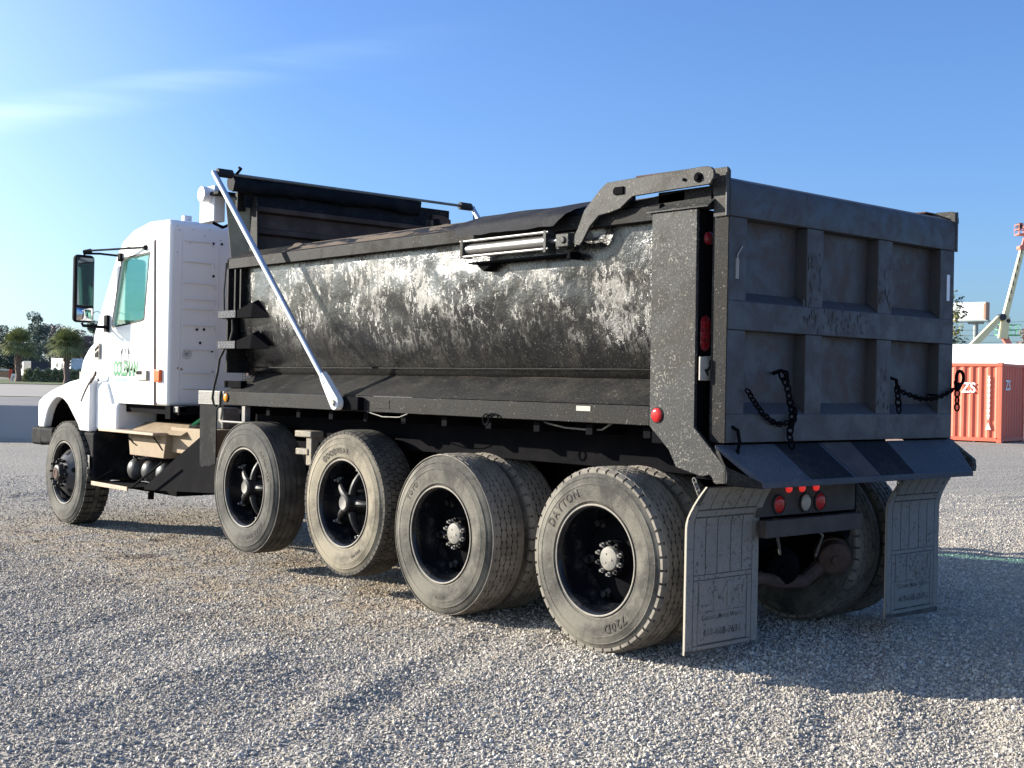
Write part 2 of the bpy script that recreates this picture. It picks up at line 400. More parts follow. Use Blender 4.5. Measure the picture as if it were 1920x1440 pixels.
    def grid(s, fn, us, vs_, mi=0, flip=False):
        v = [fn(a, b) for a in us for b in vs_]; nv = len(vs_); fs = []
        for i in range(len(us)-1):
            for j in range(nv-1):
                q = (i*nv+j, i*nv+j+1, (i+1)*nv+j+1, (i+1)*nv+j); fs.append(q[::-1] if flip else q)
        return s.add(v, fs, mi)
    def mirrorx(s, c=1.2):
        m = MB(); m.v = [(2*c-p[0], p[1], p[2]) for p in s.v]; m.f = [f[::-1] for f in s.f]; m.mi = list(s.mi); return m

WO = {}
def mesh_of(name, mb, mats, origin, smooth=None, fixn=True):
    me = bpy.data.meshes.new(name); ox, oy, oz = origin
    me.from_pydata([(p[0]-ox, p[1]-oy, p[2]-oz) for p in mb.v], [], mb.f)
    for m in mats: me.materials.append(MAT[m])
    if len(mats) > 1: me.polygons.foreach_set('material_index', mb.mi)
    if fixn:
        bm = bmesh.new(); bm.from_mesh(me); bmesh.ops.recalc_face_normals(bm, faces=bm.faces); bm.to_mesh(me); bm.free()
    me.update()
    if smooth is not None:
        me.polygons.foreach_set('use_smooth', [True]*len(me.polygons))
        me.set_sharp_from_angle(angle=RAD(smooth))
    return me
def obj(name, mb, mats, parent=None, origin=None, bevel=0, seg=2, smooth=35, fixn=True, label=None):
    if isinstance(mats, str): mats = [mats]
    if origin is None: origin = WO[parent.name] if parent else (0, 0, 0)
    o = bpy.data.objects.new(name, mesh_of(name, mb, mats, origin, smooth, fixn)); col.objects.link(o)
    WO[o.name] = tuple(origin)
    if parent:
        o.parent = parent; pw = WO[parent.name]; o.location = (origin[0]-pw[0], origin[1]-pw[1], origin[2]-pw[2])
    else: o.location = origin
    if bevel:
        b = o.modifiers.new('bevel', 'BEVEL'); b.width = bevel; b.segments = seg; b.limit_method = 'ANGLE'; b.angle_limit = RAD(35); b.use_clamp_overlap = True
    if label: o['label'] = label
    return o
def thing(name, label, cat, loc, group=None, rz=0):
    o = bpy.data.objects.new(name, None); col.objects.link(o); o.location = loc; o.rotation_euler = (0, 0, rz)
    o.empty_display_size = .3; o['label'] = label; o['category'] = cat
    if group: o['group'] = group
    WO[o.name] = tuple(loc); return o
def tag(o, label, cat, group=None):
    o['label'] = label; o['category'] = cat
    if group: o['group'] = group
    return o
def structure(o): o['kind'] = 'structure'; return o
def copy_tree(o, parent=None):
    c = o.copy(); col.objects.link(c); c.parent = parent; WO[c.name] = WO.get(o.name, (0, 0, 0))
    for ch in list(o.children): copy_tree(ch, c)
    return c

def text_geo(s, size=1., off=0., space=1., ext=0.):
    cu = bpy.data.curves.new('t', 'FONT'); cu.body = s; cu.size = size; cu.offset = off; cu.space_character = space
    cu.align_x = 'CENTER'; cu.resolution_u = 3; cu.extrude = ext
    o = bpy.data.objects.new('t', cu); col.objects.link(o)
    dg = bpy.context.evaluated_depsgraph_get(); dg.update()
    me = bpy.data.meshes.new_from_object(o.evaluated_get(dg))
    v = [tuple(p.co) for p in me.vertices]; f = [tuple(p.vertices) for p in me.polygons]
    bpy.data.objects.remove(o); bpy.data.curves.remove(cu); bpy.data.meshes.remove(me)
    return v, f

# ------------------------------------------------------------------ ground
def depth(x, y): return (Vector((x, y, 1.561))-CAM).dot(Vector((sin(YAW), cos(YAW), 0)))
def hfar(x, y):
    D = depth(x, y); return .008*max(0., D-45) if D < 900 else .008*855
WHEELS = [(8.8076, 0.), (2.3499, 0.), (.8817, 0.)]
def hnear(x, y):
    d = sqrt((x+5.3)**2+(y+4.4)**2)
    if d > 40: return 0.
    f = 1. if d < 22 else (40-d)/18
    # low raked windrows and ruts, running roughly up to the right of the picture
    u = x*.86+y*.50; v = -x*.50+y*.86
    a = noise.fractal(Vector((u*.55, v*1.9, 3.1)), 1., 2., 4)
    b = noise.fractal(Vector((x*2.4, y*2.4, 9.7)), 1., 2., 3)
    r = max(0., noise.noise(Vector((u*.55+11, v*1.7, 1.2)))-.16)
    s = noise.noise(Vector((u*1.3+5, v*6.5, 4.4)))+.6*noise.noise(Vector((x*5.1, y*5.1, 8.8)))
    amp = .013*a+.008*b+.055*r+.0085*s
    if -1.5 < x < 3.8 and -.6 < y < 11.5: amp *= .35        # trodden flat under and beside the truck
    for v0 in (-2.55, -.62, 1.35):                         # shallow wheel ruts left by earlier trucks
        dv_ = abs(v-v0-.10*sin(u*.35+v0)); amp -= .011*math.exp(-(dv_/.13)**4)-.007*math.exp(-((dv_-.21)/.07)**2)
    c = 0.
    for wy, _z in WHEELS:
        q = max(0., abs(y-wy)-.05)**2+max(0., -.04-x, x-.58)**2
        c = max(c, .020*math.exp(-q/.035))
    return amp*f*1.25+c
def ground_z(x, y): return hfar(x, y)+hnear(x, y)-.006
def axis_lines(lo, hi, step, far):
    a = list(np.arange(lo, hi+1e-6, step)); s = step; p = hi
    while p < far: s *= 1.16; p += s; a.append(p)
    s = step; p = lo
    while p > -far: s *= 1.16; p -= s; a.insert(0, p)
    return a
gx = axis_lines(-6.5, 9., .075, 3200); gy = axis_lines(-4.5, 12., .075, 3200)
g = MB(); g.grid(lambda a, b: (a, b, ground_z(a, b)), gx, gy, flip=True)
ground = structure(obj('ground', g, 'gravel_ground', fixn=False, smooth=180))

# loose stones on the ground near the camera: points + geometry-node instances
def stones():
    N = 1500000; rng = np.random.default_rng(3)
    ang = rng.uniform(-34, 34, N); rr = np.sqrt(rng.uniform(0, 1, N))
    d = 3.6+rr*17.5
    dens = np.clip(1.25-(d-4.5)/15., .0, 1.)
    keep = rng.uniform(0, 1, N) < dens*np.clip(6.5/d, .25, 1)
    ang = ang[keep]; d = d[keep]; a = YAW+np.radians(ang)
    xs = CAM.x+np.sin(a)*d; ys = CAM.y+np.cos(a)*d
    worn = (xs > -1.1) & (xs < 3.4) & (ys > .9) & (ys < 12) & (rng.uniform(0, 1, len(xs)) < .55)
    xs = xs[~worn]; ys = ys[~worn]
    ix = np.searchsorted(gx, xs)-1; iy = np.searchsorted(gy, ys)-1
    GX = np.array(gx); GY = np.array(gy); Z = np.array([p[2] for p in g.v]).reshape(len(gx), len(gy))
    fx = (xs-GX[ix])/(GX[ix+1]-GX[ix]); fy = (ys-GY[iy])/(GY[iy+1]-GY[iy])
    z = (Z[ix, iy]*(1-fx)*(1-fy)+Z[ix+1, iy]*fx*(1-fy)+Z[ix, iy+1]*(1-fx)*fy+Z[ix+1, iy+1]*fx*fy)+.002
    me = bpy.data.meshes.new('loose_gravel')
    me.vertices.add(len(xs)); me.vertices.foreach_set('co', np.stack([xs, ys, z], 1).ravel())
    print('stones', len(xs))
    o = bpy.data.objects.new('loose_gravel', me); col.objects.link(o); o['kind'] = 'stuff'
    ng = bpy.data.node_groups.new('scatter', 'GeometryNodeTree')
    ng.interface.new_socket('Geometry', in_out='INPUT', socket_type='NodeSocketGeometry')
    ng.interface.new_socket('Geometry', in_out='OUTPUT', socket_type='NodeSocketGeometry')
    N_ = ng.nodes; gi = N_.new('NodeGroupInput'); go = N_.new('NodeGroupOutput')
    join = N_.new('GeometryNodeJoinGeometry')
    for i in range(5):
        ico = N_.new('GeometryNodeMeshIcoSphere'); ico.inputs['Radius'].default_value = 1; ico.inputs['Subdivisions'].default_value = 1
        sp = N_.new('GeometryNodeSetPosition'); tn = N_.new('ShaderNodeTexNoise'); tn.noise_dimensions = '4D'
        tn.inputs['W'].default_value = i*3.7; tn.inputs['Scale'].default_value = .9; tn.inputs['Detail'].default_value = 1.5
        po = N_.new('GeometryNodeInputPosition'); sub = N_.new('ShaderNodeVectorMath'); sub.operation = 'SUBTRACT'; sub.inputs[1].default_value = (.5, .5, .5)
        mul = N_.new('ShaderNodeVectorMath'); mul.operation = 'SCALE'; mul.inputs['Scale'].default_value = 1.9
        ng.links.new(po.outputs[0], tn.inputs['Vector']); ng.links.new(tn.outputs['Color'], sub.inputs[0]); ng.links.new(sub.outputs[0], mul.inputs[0])
        ng.links.new(ico.outputs['Mesh'], sp.inputs['Geometry']); ng.links.new(mul.outputs[0], sp.inputs['Offset'])
        sm = N_.new('GeometryNodeSetMaterial'); sm.inputs['Material'].default_value = MAT['gravel_stone']
        ng.links.new(sp.outputs[0], sm.inputs[0])
        g2 = N_.new('GeometryNodeGeometryToInstance'); ng.links.new(sm.outputs[0], g2.inputs[0]); ng.links.new(g2.outputs[0], join.inputs[0])
    iop = N_.new('GeometryNodeInstanceOnPoints'); iop.inputs['Pick Instance'].default_value = True
    rv = N_.new('FunctionNodeRandomValue'); rv.data_type = 'FLOAT_VECTOR'; rv.inputs[0].default_value = (0, 0, 0); rv.inputs[1].default_value = (6.28, 6.28, 6.28)
    rs = N_.new('FunctionNodeRandomValue'); rs.data_type = 'FLOAT_VECTOR'; rs.inputs[0].default_value = (.0030, .0030, .0026); rs.inputs[1].default_value = (.0092, .0085, .0075); rs.inputs['Seed'].default_value = 5
    ng.links.new(gi.outputs[0], iop.inputs['Points']); ng.links.new(join.outputs[0], iop.inputs['Instance'])
    r2 = N_.new('FunctionNodeRandomValue'); r2.data_type = 'FLOAT'; r2.inputs['Seed'].default_value = 9; pw = N_.new('ShaderNodeMath'); pw.operation = 'POWER'; pw.inputs[1].default_value = 5
    ad = N_.new('ShaderNodeMath'); ad.operation = 'MULTIPLY_ADD'; ad.inputs[1].default_value = 1.25; ad.inputs[2].default_value = .80; vs_ = N_.new('ShaderNodeVectorMath'); vs_.operation = 'SCALE'
    ng.links.new(r2.outputs[1], pw.inputs[0]); ng.links.new(pw.outputs[0], ad.inputs[0]); ng.links.new(rs.outputs[0], vs_.inputs[0]); ng.links.new(ad.outputs[0], vs_.inputs['Scale'])
    ng.links.new(rv.outputs[0], iop.inputs['Rotation']); ng.links.new(vs_.outputs[0], iop.inputs['Scale']); ng.links.new(iop.outputs[0], go.inputs[0])
    md = o.modifiers.new('scatter', 'NODES'); md.node_group = ng
    me.materials.append(MAT['gravel_stone'])
stones()
# ------------------------------------------------------------------ the dump truck
T = thing('dump_truck', 'white cab dump truck with dented black steel dump body and five axles on the gravel', 'dump truck', (1.2, 4.5, 0))
W2 = 2.4                                   # right side mirrors the left about x = 1.2
def both(name, mb, mats, **kw):
    a = obj(name, mb, mats, T, **kw); b = obj(name, mb.mirrorx(), mats, T, **kw); return a, b

# --- wheels
RT = .5465
def sidewall_prof(w):
    return [(.035, .312), (.012, .320), (.003, .330), (-.004, .343), (-.009, .346), (-.008, .352), (-.012, .37), (-.0155, .42), (-.014, .440), (-.0165, .443),
            (-.0145, .447), (-.012, .462), (-.0075, .480), (-.0095, .484), (-.005, .488), (.002, .502), (.009, .516), (.017, .526)]
def tyre_geo(kind, w=.285):
    m = MB(); sp = sidewall_prof(w); rb = .5345
    prof = sp+[(.026, rb)]
    m.lathe(prof, n=120, mi=0)
    m.lathe([(.026, rb), (w*.5, rb+.002), (w-.026, rb)], n=120, mi=2)
    m.lathe([(w-a, r) for a, r in reversed(prof)], n=120, mi=0)
    C = 2*pi*RT
    def crown(v): q = (v-w/2)/(w/2); return RT-.006*q*q*q*q-.001*q*q
    def block(poly, top=None, base=rb-.002, mi=1):
        n = len(poly); vs = []
        for u, v in poly:
            r = crown(v) if top is None else top; a = u/RT; vs.append((v, r*sin(a), r*cos(a)))
        for u, v in poly:
            a = u/RT; vs.append((v, base*sin(a), base*cos(a)))
        m.add(vs, [tuple(range(n))]+[(i, (i+1) % n, (i+1) % n+n, i+n) for i in range(n)], mi)
    if kind in ('hex', 'hexworn', 'hexlug'):
        nb = 44; pu = C/nb; gap = .0085 if kind != 'hexworn' else .0055
        rows = 5; lo = .030; hi = w-.030; pv = (hi-lo)/rows
        for r in range(rows):
            vc = lo+pv*(r+.5); off = (r % 2)*.5
            for i in range(nb):
                uc = (i+off)*pu; hu = pu*.66-gap*.6; hs = pu*.34-gap*.5; hv = pv*.5-gap*.5
                block([(uc-hu, vc), (uc-hs, vc-hv), (uc+hs, vc-hv), (uc+hu, vc), (uc+hs, vc+hv), (uc-hs, vc+hv)])
        if kind == 'hexworn':                              # smooth worn shoulders
            for a0, a1 in ((.012, .034), (w-.034, w-.012)):
                m.lathe([(a0, rb-.002), (a0, RT-.011), (a0+.004 if a0 < .1 else a0, RT-.0075), (a1, RT-.006), (a1, rb-.002)], n=120, mi=1)
        else:                                              # shoulder lugs
            for side in (0, 1):
                for i in range(nb):
                    uc = (i+.5)*pu
                    p = [(uc-pu*.40, .006), (uc+pu*.40, .006), (uc+pu*.40, .026), (uc+pu*.22, .047), (uc-pu*.22, .047), (uc-pu*.40, .026)]
                    if side: p = [(a, w-b) for a, b in p]
                    hh = pu*.40
                    n = len(p); vs = []
                    for u, v in p:
                        q = min(v, w-v); r = RT-.0085-(.010 if q < .01 else 0) if q < .03 else crown(v)
                        vs.append((v, r*sin(u/RT), r*cos(u/RT)))
                    for u, v in p:
                        q = min(v, w-v); r = .508 if q < .01 else rb-.004
                        vs.append((v, r*sin(u/RT), r*cos(u/RT)))
                    m.add(vs, [tuple(range(n))]+[(j, (j+1) % n, (j+1) % n+n, j+n) for j in range(n)], 1)
    elif kind == 'square':
        nb = 66; pu = C/nb; rows = 6; lo = .012; hi = w-.012; pv = (hi-lo)/rows
        for r in range(rows):
            v0 = lo+pv*r+.0028; v1 = lo+pv*(r+1)-.0028; off = (r % 2)*.45
            for i in range(nb):
                u0 = (i+off)*pu+.004; u1 = (i+1+off)*pu-.004; j = .004*(-1)**r
                vv0, vv1 = v0, v1
                if r == 0: vv0 = .004
                if r == rows-1: vv1 = w-.004
                n = 4; p = [(u0, vv0), (u1, vv0), (u1+j, vv1), (u0+j, vv1)]; vs = []
                for u, v in p:
                    q = min(v, w-v); rr = crown(v) if q > .01 else RT-.014
                    vs.append((v, rr*sin(u/RT), rr*cos(u/RT)))
                for u, v in p:
                    q = min(v, w-v); rr = rb-.003 if q > .01 else .514
                    vs.append((v, rr*sin(u/RT), rr*cos(u/RT)))
                m.add(vs, [(0, 1, 2, 3)]+[(k_, (k_+1) % 4, (k_+1) % 4+4, k_+4) for k_ in range(4)], 1)
    else:                                                  # zigzag ribs (steer / trailer tread)
        ribs = 5; lo = .014; hi = w-.014; pv = (hi-lo)/ribs; nz_ = 180
        for r in range(ribs):
            v0 = lo+pv*r+(.003 if r else 0); v1 = lo+pv*(r+1)-(.003 if r < ribs-1 else 0)
            for i in range(nz_):
                a, b = i*C/nz_, (i+1)*C/nz_
                za = .0032*(1 if i % 2 else -1); zb = -za
                A0 = v0+(za if r else 0); B0 = v0+(zb if r else 0); A1 = v1+(za if r < ribs-1 else 0); B1 = v1+(zb if r < ribs-1 else 0)
                if kind == 'lugrib' and r in (0, 1, 3, 4) and i % 4 == 3: continue
                block([(a, A0), (b, B0), (b, B1), (a, A1)])
    return m
def letter_mb(parts):
    m = MB()
    for s, ang, r0, size, sp in parts:
        v, f = text_geo(s, size, .0015, sp)
        # centred text; x runs clockwise as seen from outside (-X), y outwards
        vs = []
        for p in v:
            r = r0+p[1]; a = RAD(ang)+p[0]/(r0+size*.35); t = (r-.35)/.1
            vs.append((-.0175-.0012*sin(min(1, max(0, t))*pi), -r*sin(a), r*cos(a)))
        m.add(vs, f)
    return m
def spoke_pts(a, r0, r1, x0, x1, bow):
    P = []
    for i in range(7):
        t = i/6; r = r0+(r1-r0)*t; P.append((x0+(x1-x0)*t+bow*sin(pi*t), -r*sin(a), r*cos(a)))
    return P
def rim_prof(depth):
    return [(.020, .312), (.006, .318), (.000, .3245), (-.003, .3265), (-.0055, .3245), (-.0045, .319), (.004, .311), (.012, .302), (.022, .298), (.05, .2965), (depth*.6, .292), (depth, .284), (depth+.03, .268), (.27, .266)]
def wheel_left(y, z, x0, kind, mats, hub, letters=None, lip='rim_lip', wtyre=.285, spin=0.):
    o_ = (x0, y, z)
    m = MB(); m.lathe(rim_prof(.13), n=72)
    wm = obj('wheel', MB().add([(p[0]+x0, p[1]+y, p[2]+z) for p in m.v], m.f, 0), 'rim_black', T, o_)
    def sub(name, q, mt, **kw):
        if spin:
            cs, sn = cos(spin), sin(spin); q.v = [(a, b*cs-c*sn, b*sn+c*cs) for a, b, c in q.v]
        q.v = [(p[0]+x0, p[1]+y, p[2]+z) for p in q.v]; return obj(name, q, mt, wm, o_, **kw)
    sub('tyre', tyre_geo(kind, wtyre), [mats[0], mats[1], 'tread_groove'], smooth=30, fixn=False)
    l = MB(); l.lathe([(-.0045, .3175), (-.0075, .3215), (-.0075, .3265), (-.004, .330)], n=72); sub('rim_flange', l, lip)
    for lt in letters or ():
        q = letter_mb([lt]); q.v = [(p[0]+x0, p[1]+y, p[2]+z) for p in q.v]; obj('sidewall_lettering', q, 'letter_dark', wm, o_, smooth=None, fixn=False)
    if hub == 'drive':
        h = MB(); h.lathe([(.40, .02), (.40, .26), (.22, .26), (.20, .20), (.19, .12), (.16, .11), (.135, .105), (.135, .02)], n=36); sub('brake_drum', h, 'chassis_black')
        h = MB()
        for i in range(6): h.tube(spoke_pts(RAD(22+60*i), .09, .262, .25, .20, .02), [.035, .032, .028, .026, .026, .028, .032], 8)
        for i in range(6):
            a = RAD(22+60*i); h.cyl((.20, -.245*sin(a), .245*cos(a)), (.165, -.245*sin(a), .245*cos(a)), .020, 8)
        sub('hub_spider', h, 'hub_black')
        h = MB(); h.lathe([(.17, .075), (.120, .073), (.112, .068), (.108, .055), (.104, .020), (.104, .001)], n=28)
        for i in range(3): a = 2*pi*i/3+.4; h.cyl((.108, .03*sin(a), .03*cos(a)), (.102, .03*sin(a), .03*cos(a)), .006, 8)
        sub('hub_cap', h, 'hub_grey')
        for i in range(10):
            a = 2*pi*i/10; h = MB(); c_ = (.108*sin(a)*.86, .108*cos(a)*.86)
            h.cyl((.135, c_[0], c_[1]), (.118, c_[0], c_[1]), .0155, 6); h.cyl((.118, c_[0], c_[1]), (.100, c_[0], c_[1]), .009, 8)
            sub('lug_nut', h, 'steel_polished' if i % 3 else 'hub_black')
    elif hub == 'lift':
        h = MB(); h.lathe([(.38, .02), (.38, .235), (.24, .235), (.22, .10), (.12, .09), (.10, .075), (.04, .072), (.012, .066), (.004, .056), (.004, .001)], n=32); sub('hub', h, 'hub_black')
        h = MB(); h.lathe([(.004, .05), (-.002, .046), (.002, .034), (.002, .001)], n=28); sub('hub_cap', h, 'hub_grey')
        h = MB()
        for i in range(5): h.tube(spoke_pts(RAD(18+72*i), .075, .262, .075, .145, -.030), [.034, .031, .027, .026, .026, .028, .032], 10)
        sub('hub_spider', h, 'hub_black')
        for i in range(5):
            a = RAD(18+72*i); h = MB(); c_ = (-.262*sin(a), .262*cos(a))
            h.box(.105, .15, c_[0]-.022, c_[0]+.022, c_[1]-.022, c_[1]+.022); h.cyl((.105, c_[0], c_[1]), (.085, c_[0], c_[1]), .017, 6); h.cyl((.085, c_[0], c_[1]), (.062, c_[0], c_[1]), .010, 8)
            sub('rim_clamp', h, 'steel_polished', bevel=.003)
    elif hub == 'steer':
        h = MB(); h.lathe([(.11, .27), (.085, .262), (.05, .235), (.015, .20), (-.012, .17), (-.022, .160), (-.024, .11), (-.024, .02)], n=48); sub('disc', h, 'hub_disc')
        h = MB(); h.lathe([(-.024, .098), (-.06, .092), (-.085, .082), (-.092, .070), (-.094, .05)], n=32)
        sub('hub', h, 'hub_black')
        h = MB(); h.lathe([(-.090, .060), (-.097, .058), (-.099, .030), (-.094, .028), (-.094, .001)], n=28); sub('hub_cap', h, 'rust_brown')
        for i in range(10):
            a = 2*pi*(i+.35)/10; c_ = (.135*sin(a), .135*cos(a)); h = MB()
            h.cyl((-.022, c_[0], c_[1]), (-.052, c_[0], c_[1]), .019, 6); h.cyl((-.05, c_[0], c_[1]), (-.108, c_[0], c_[1]), .0105, 10)
            sub('lug_nut', h, 'hub_black')
        for i in range(5):
            h = MB(); a = 2*pi*(i+.1)/5; pts = []             # hand holes: dark ovals on the sloping disc
            for t in range(18):
                q_ = 2*pi*t/18; rr = .212+.020*cos(q_); da = .13*sin(q_); xx = .0105+(rr-.20)*.95
                pts.append((xx-.006, -rr*sin(a+da), rr*cos(a+da)))
            h.add(pts, [tuple(range(18))]); sub('hand_hole', h, 'hole_black', fixn=False)
    else:                                                  # inner wheel of a pair: plain disc
        h = MB(); h.lathe([(.20, .27), (.19, .10), (.16, .05)], n=36); sub('disc', h, 'chassis_black')
    return wm
XW = -.0395
w5 = wheel_left(.8817, RT, XW, 'hexlug', ('tyre_dusty', 'tread_dusty'), 'drive', [('DAYTON', -42, .385, .068, 1.25), ('720D', 152, .375, .075, 1.2)])
w4 = wheel_left(2.3499, RT, XW, 'hexworn', ('tyre_dusty', 'tread_dusty'), 'drive', [('TOYO', -48, .400, .045, 1.3), ('11R24.5', 176, .405, .030, 1.1)])
w3 = wheel_left(3.5335, .6597, XW, 'square', ('tyre_tan', 'tread_dark'), 'lift', [('GOODYEAR', -14, .375, .055, 1.25), ('G622 RSD', 150, .40, .024, 1.3)])
w2 = wheel_left(4.9977, .669, XW, 'rib', ('tyre_grey', 'tread_dark'), 'lift', [('ENDURANCE', -60, .42, .028, 1.3), ('GOODYEAR', 150, .395, .045, 1.2), ('GOODYEAR', 60, .395, .045, 1.2)])
w1 = wheel_left(8.8076, RT, XW+.005, 'lugrib', ('tyre_grey', 'tread_dark'), 'steer')
i5 = wheel_left(.8817, RT, XW+.335, 'hex', ('tyre_dusty', 'tread_dusty'), 'inner')
i4 = wheel_left(2.3499, RT, XW+.335, 'hex', ('tyre_dusty', 'tread_dusty'), 'inner')
for wsrc in (w5, w4, w3, w2, w1, i5, i4):                   # the same wheels turned round on the right side
    c = copy_tree(wsrc, T); c.rotation_euler = (0, 0, pi)
    wx = WO[wsrc.name][0]; c.location = (W2-wx-1.2, wsrc.location.y, wsrc.location.z)

# --- chassis and running gear
c = MB(); c.box(.78, .86, .22, 9.5, .78, 1.06); c.box(1.54, 1.62, .22, 9.5, .78, 1.06)
for y in (.40, 1.6, 3., 4.3, 5.6, 7.0, 8.2): c.box(.86, 1.54, y, y+.08, .82, 1.02)
obj('chassis_frame', c, 'chassis_black', T, bevel=.006)
for y, z in ((.8817, .547), (2.3499, .547)):
    c = MB(); c.tube([(.25, y, z), (.85, y, z), (1.0, y, z), (1.2, y, z), (1.4, y, z), (1.55, y, z), (2.15, y, z)], [.075, .085, .19, .25, .19, .085, .075], 20)
    c.tube([(1.2, y+.1, z+.05), (1.2, y+.38, z+.12)], [.14, .07], 14); obj('drive_axle', c, 'chassis_black', T)
for y, z in ((3.5335, .66), (4.9977, .669), (8.8076, .547)):
    c = MB(); c.tube([(.2, y, z), (.7, y, z-.06), (1.7, y, z-.06), (2.2, y, z)], .06, 14); obj('lift_axle' if y < 8 else 'steer_axle', c, 'chassis_black', T)
for x_ in (.70, 1.64):
    c = MB(); c.tube([(x_, .3, .66), (x_, 1.0, .72), (x_, 1.6, .78), (x_, 2.3, .72), (x_, 2.9, .66)], .045, 8); c.box(x_-.06, x_+.06, 1.4, 1.85, .6, .98); obj('leaf_spring', c, 'chassis_black', T, bevel=.01)
def chamber(x_, y_, z_):
    c = MB(); c.lathe([(-.10, .001), (-.10, .03), (-.085, .035), (-.08, .09), (-.07, .105), (-.005, .108), (0, .118), (.012, .118), (.016, .108), (.09, .10), (.13, .06), (.13, .001)], n=28, axis='y')
    R_ = Matrix.Rotation(RAD(-38), 3, 'Z') @ Matrix.Rotation(RAD(15), 3, 'X')
    c.v = [tuple(R_ @ Vector(p)+Vector((x_, y_, z_))) for p in c.v]; return c
obj('brake_chamber', chamber(1.70, .45, .50), 'rust_brown', T); obj('brake_chamber', chamber(1.25, .52, .46), 'chassis_black', T)
c = MB(); c.tube([(1.62, .50, .42), (1.45, .50, .34), (1.2, .52, .36), (1.0, .5, .40), (.8, .52, .38)], [.05, .045, .05, .04, .05], 10); obj('brake_linkage', c, 'rust_brown', T)
c = MB(); c.tube([(1.25, .32, .78), (1.38, .30, .66), (1.42, .38, .52)], .008, 6); c.tube([(1.0, .4, .8), (1.1, .42, .6), (1.22, .5, .5)], .010, 6); obj('air_hose', c, 'hub_grey', T)
c = MB(); c.tube([(.1, 1.55, 1.345), (.1, 1.45, 1.325), (.1, 1.3, 1.305), (.1, 1.1, 1.30), (.1, .98, 1.305), (.1, .9, 1.345)], .006, 6); obj('hanging_wire', c, 'hub_grey', T)
# body sills and floor
c = MB(); c.box(.34, .46, .3, 5.5, 1.06, 1.34); c.box(1.94, 2.06, .3, 5.5, 1.06, 1.34); c.box(.60, .70, .3, 5.5, 1.08, 1.26); c.box(1.70, 1.80, .3, 5.5, 1.08, 1.26)
for i in range(11): c.box(.06, 2.34, .55+i*.47, .61+i*.47, 1.27, 1.338)
obj('subframe', c, 'chassis_black', T, bevel=.005)
c = MB(); c.box(.28, 2.12, .2, 5.38, 1.60, 1.62); obj('body_floor', c, 'rust_brown', T)
c = MB(); c.box(.84, 1.56, 4.5, 5.2, 1.06, 1.28); c.cyl((1.2, 4.6, 1.0), (1.2, 5.3, 1.5), .12, 16); obj('hoist', c, 'chassis_black', T)
# a bracket between the two lift wheels, pale with dried mud
c = MB(); c.box(.05, .12, 4.12, 4.20, .90, 1.16); c.box(.03, .15, 4.10, 4.34, 1.12, 1.17); c.box(.04, .10, 4.16, 4.34, .98, 1.03)
obj('lift_bracket', c, 'foot_paint', T, bevel=.008)
c = MB(); c.box(.9, 1.5, 5.0, 5.9, .62, .78); obj('battery_tray', c, 'chassis_black', T)

# --- dump body: side panels with real dents
prof = [(.070, 2.512), (.070, 2.42), (.071, 2.33), (.073, 2.25), (.078, 2.17), (.084, 2.09), (.095, 2.00), (.111, 1.91), (.134, 1.82), (.165, 1.745), (.205, 1.68), (.245, 1.635), (.285, 1.612)]
def prof_at(t):
    s_ = t*(len(prof)-1); i = min(int(s_), len(prof)-2); f = s_-i
    p0 = prof[max(i-1, 0)]; p1 = prof[i]; p2 = prof[i+1]; p3 = prof[min(i+2, len(prof)-1)]
    def cr(a, b, c_, d_): return .5*((2*b)+(-a+c_)*f+(2*a-5*b+4*c_-d_)*f*f+(-a+3*b-3*c_+d_)*f**3)
    return cr(p0[0], p1[0], p2[0], p3[0]), cr(p0[1], p1[1], p2[1], p3[1])
DENTS = [(random.uniform(.6, 5.2), random.uniform(1.75, 2.45), random.uniform(.06, .22), random.uniform(-.009, .005)) for _ in range(34)]
def side_pt(y, t, off=0):
    x_, z_ = prof_at(t)
    d = .014*(.35+.65*min(1, max(0, (4.0-y)/1.4)))*noise.fractal(Vector((y*1.3, z_*2.1, 2.)), 1., 2., 3)+.004*noise.noise(Vector((y*4.2, z_*3.6, 5.)))
    for cy, cz, rr, am in DENTS:
        q = ((y-cy)**2+(z_-cz)**2)/(rr*rr)
        if q < 1: d += am*(1-q)**2
    e = min(1, t*6, (1-t)*6, (y-.50)*5, (5.36-y)*5)
    # lean shaped to give the upper sheet a sun highlight; left unused
    lean = .034*max(0, 1-abs(t-.02)/.30)*(1 if y < 2.9 else max(0, 1-(y-2.9)/1.1))
    return (x_+d*max(0, e)+off, y, z_)
ys = [.50+i*(4.86/150) for i in range(151)]; ts = [i/56 for i in range(57)]
c = MB(); c.grid(lambda a, b: side_pt(a, b), ys, ts); c.grid(lambda a, b: side_pt(a, b, .012), ys[::6], ts[::4], flip=True)
both('side_panel', c, 'body_panel', fixn=False, smooth=180)
c = MB()
for (z_, x_) in ((1.668, .213),): c.tube([(x_-.004, .52+i*.1, z_+.002*noise.noise(Vector((i*.7, 0, 0)))) for i in range(49)], .005, 6)
both('weld_seam', c, 'rail_paint')
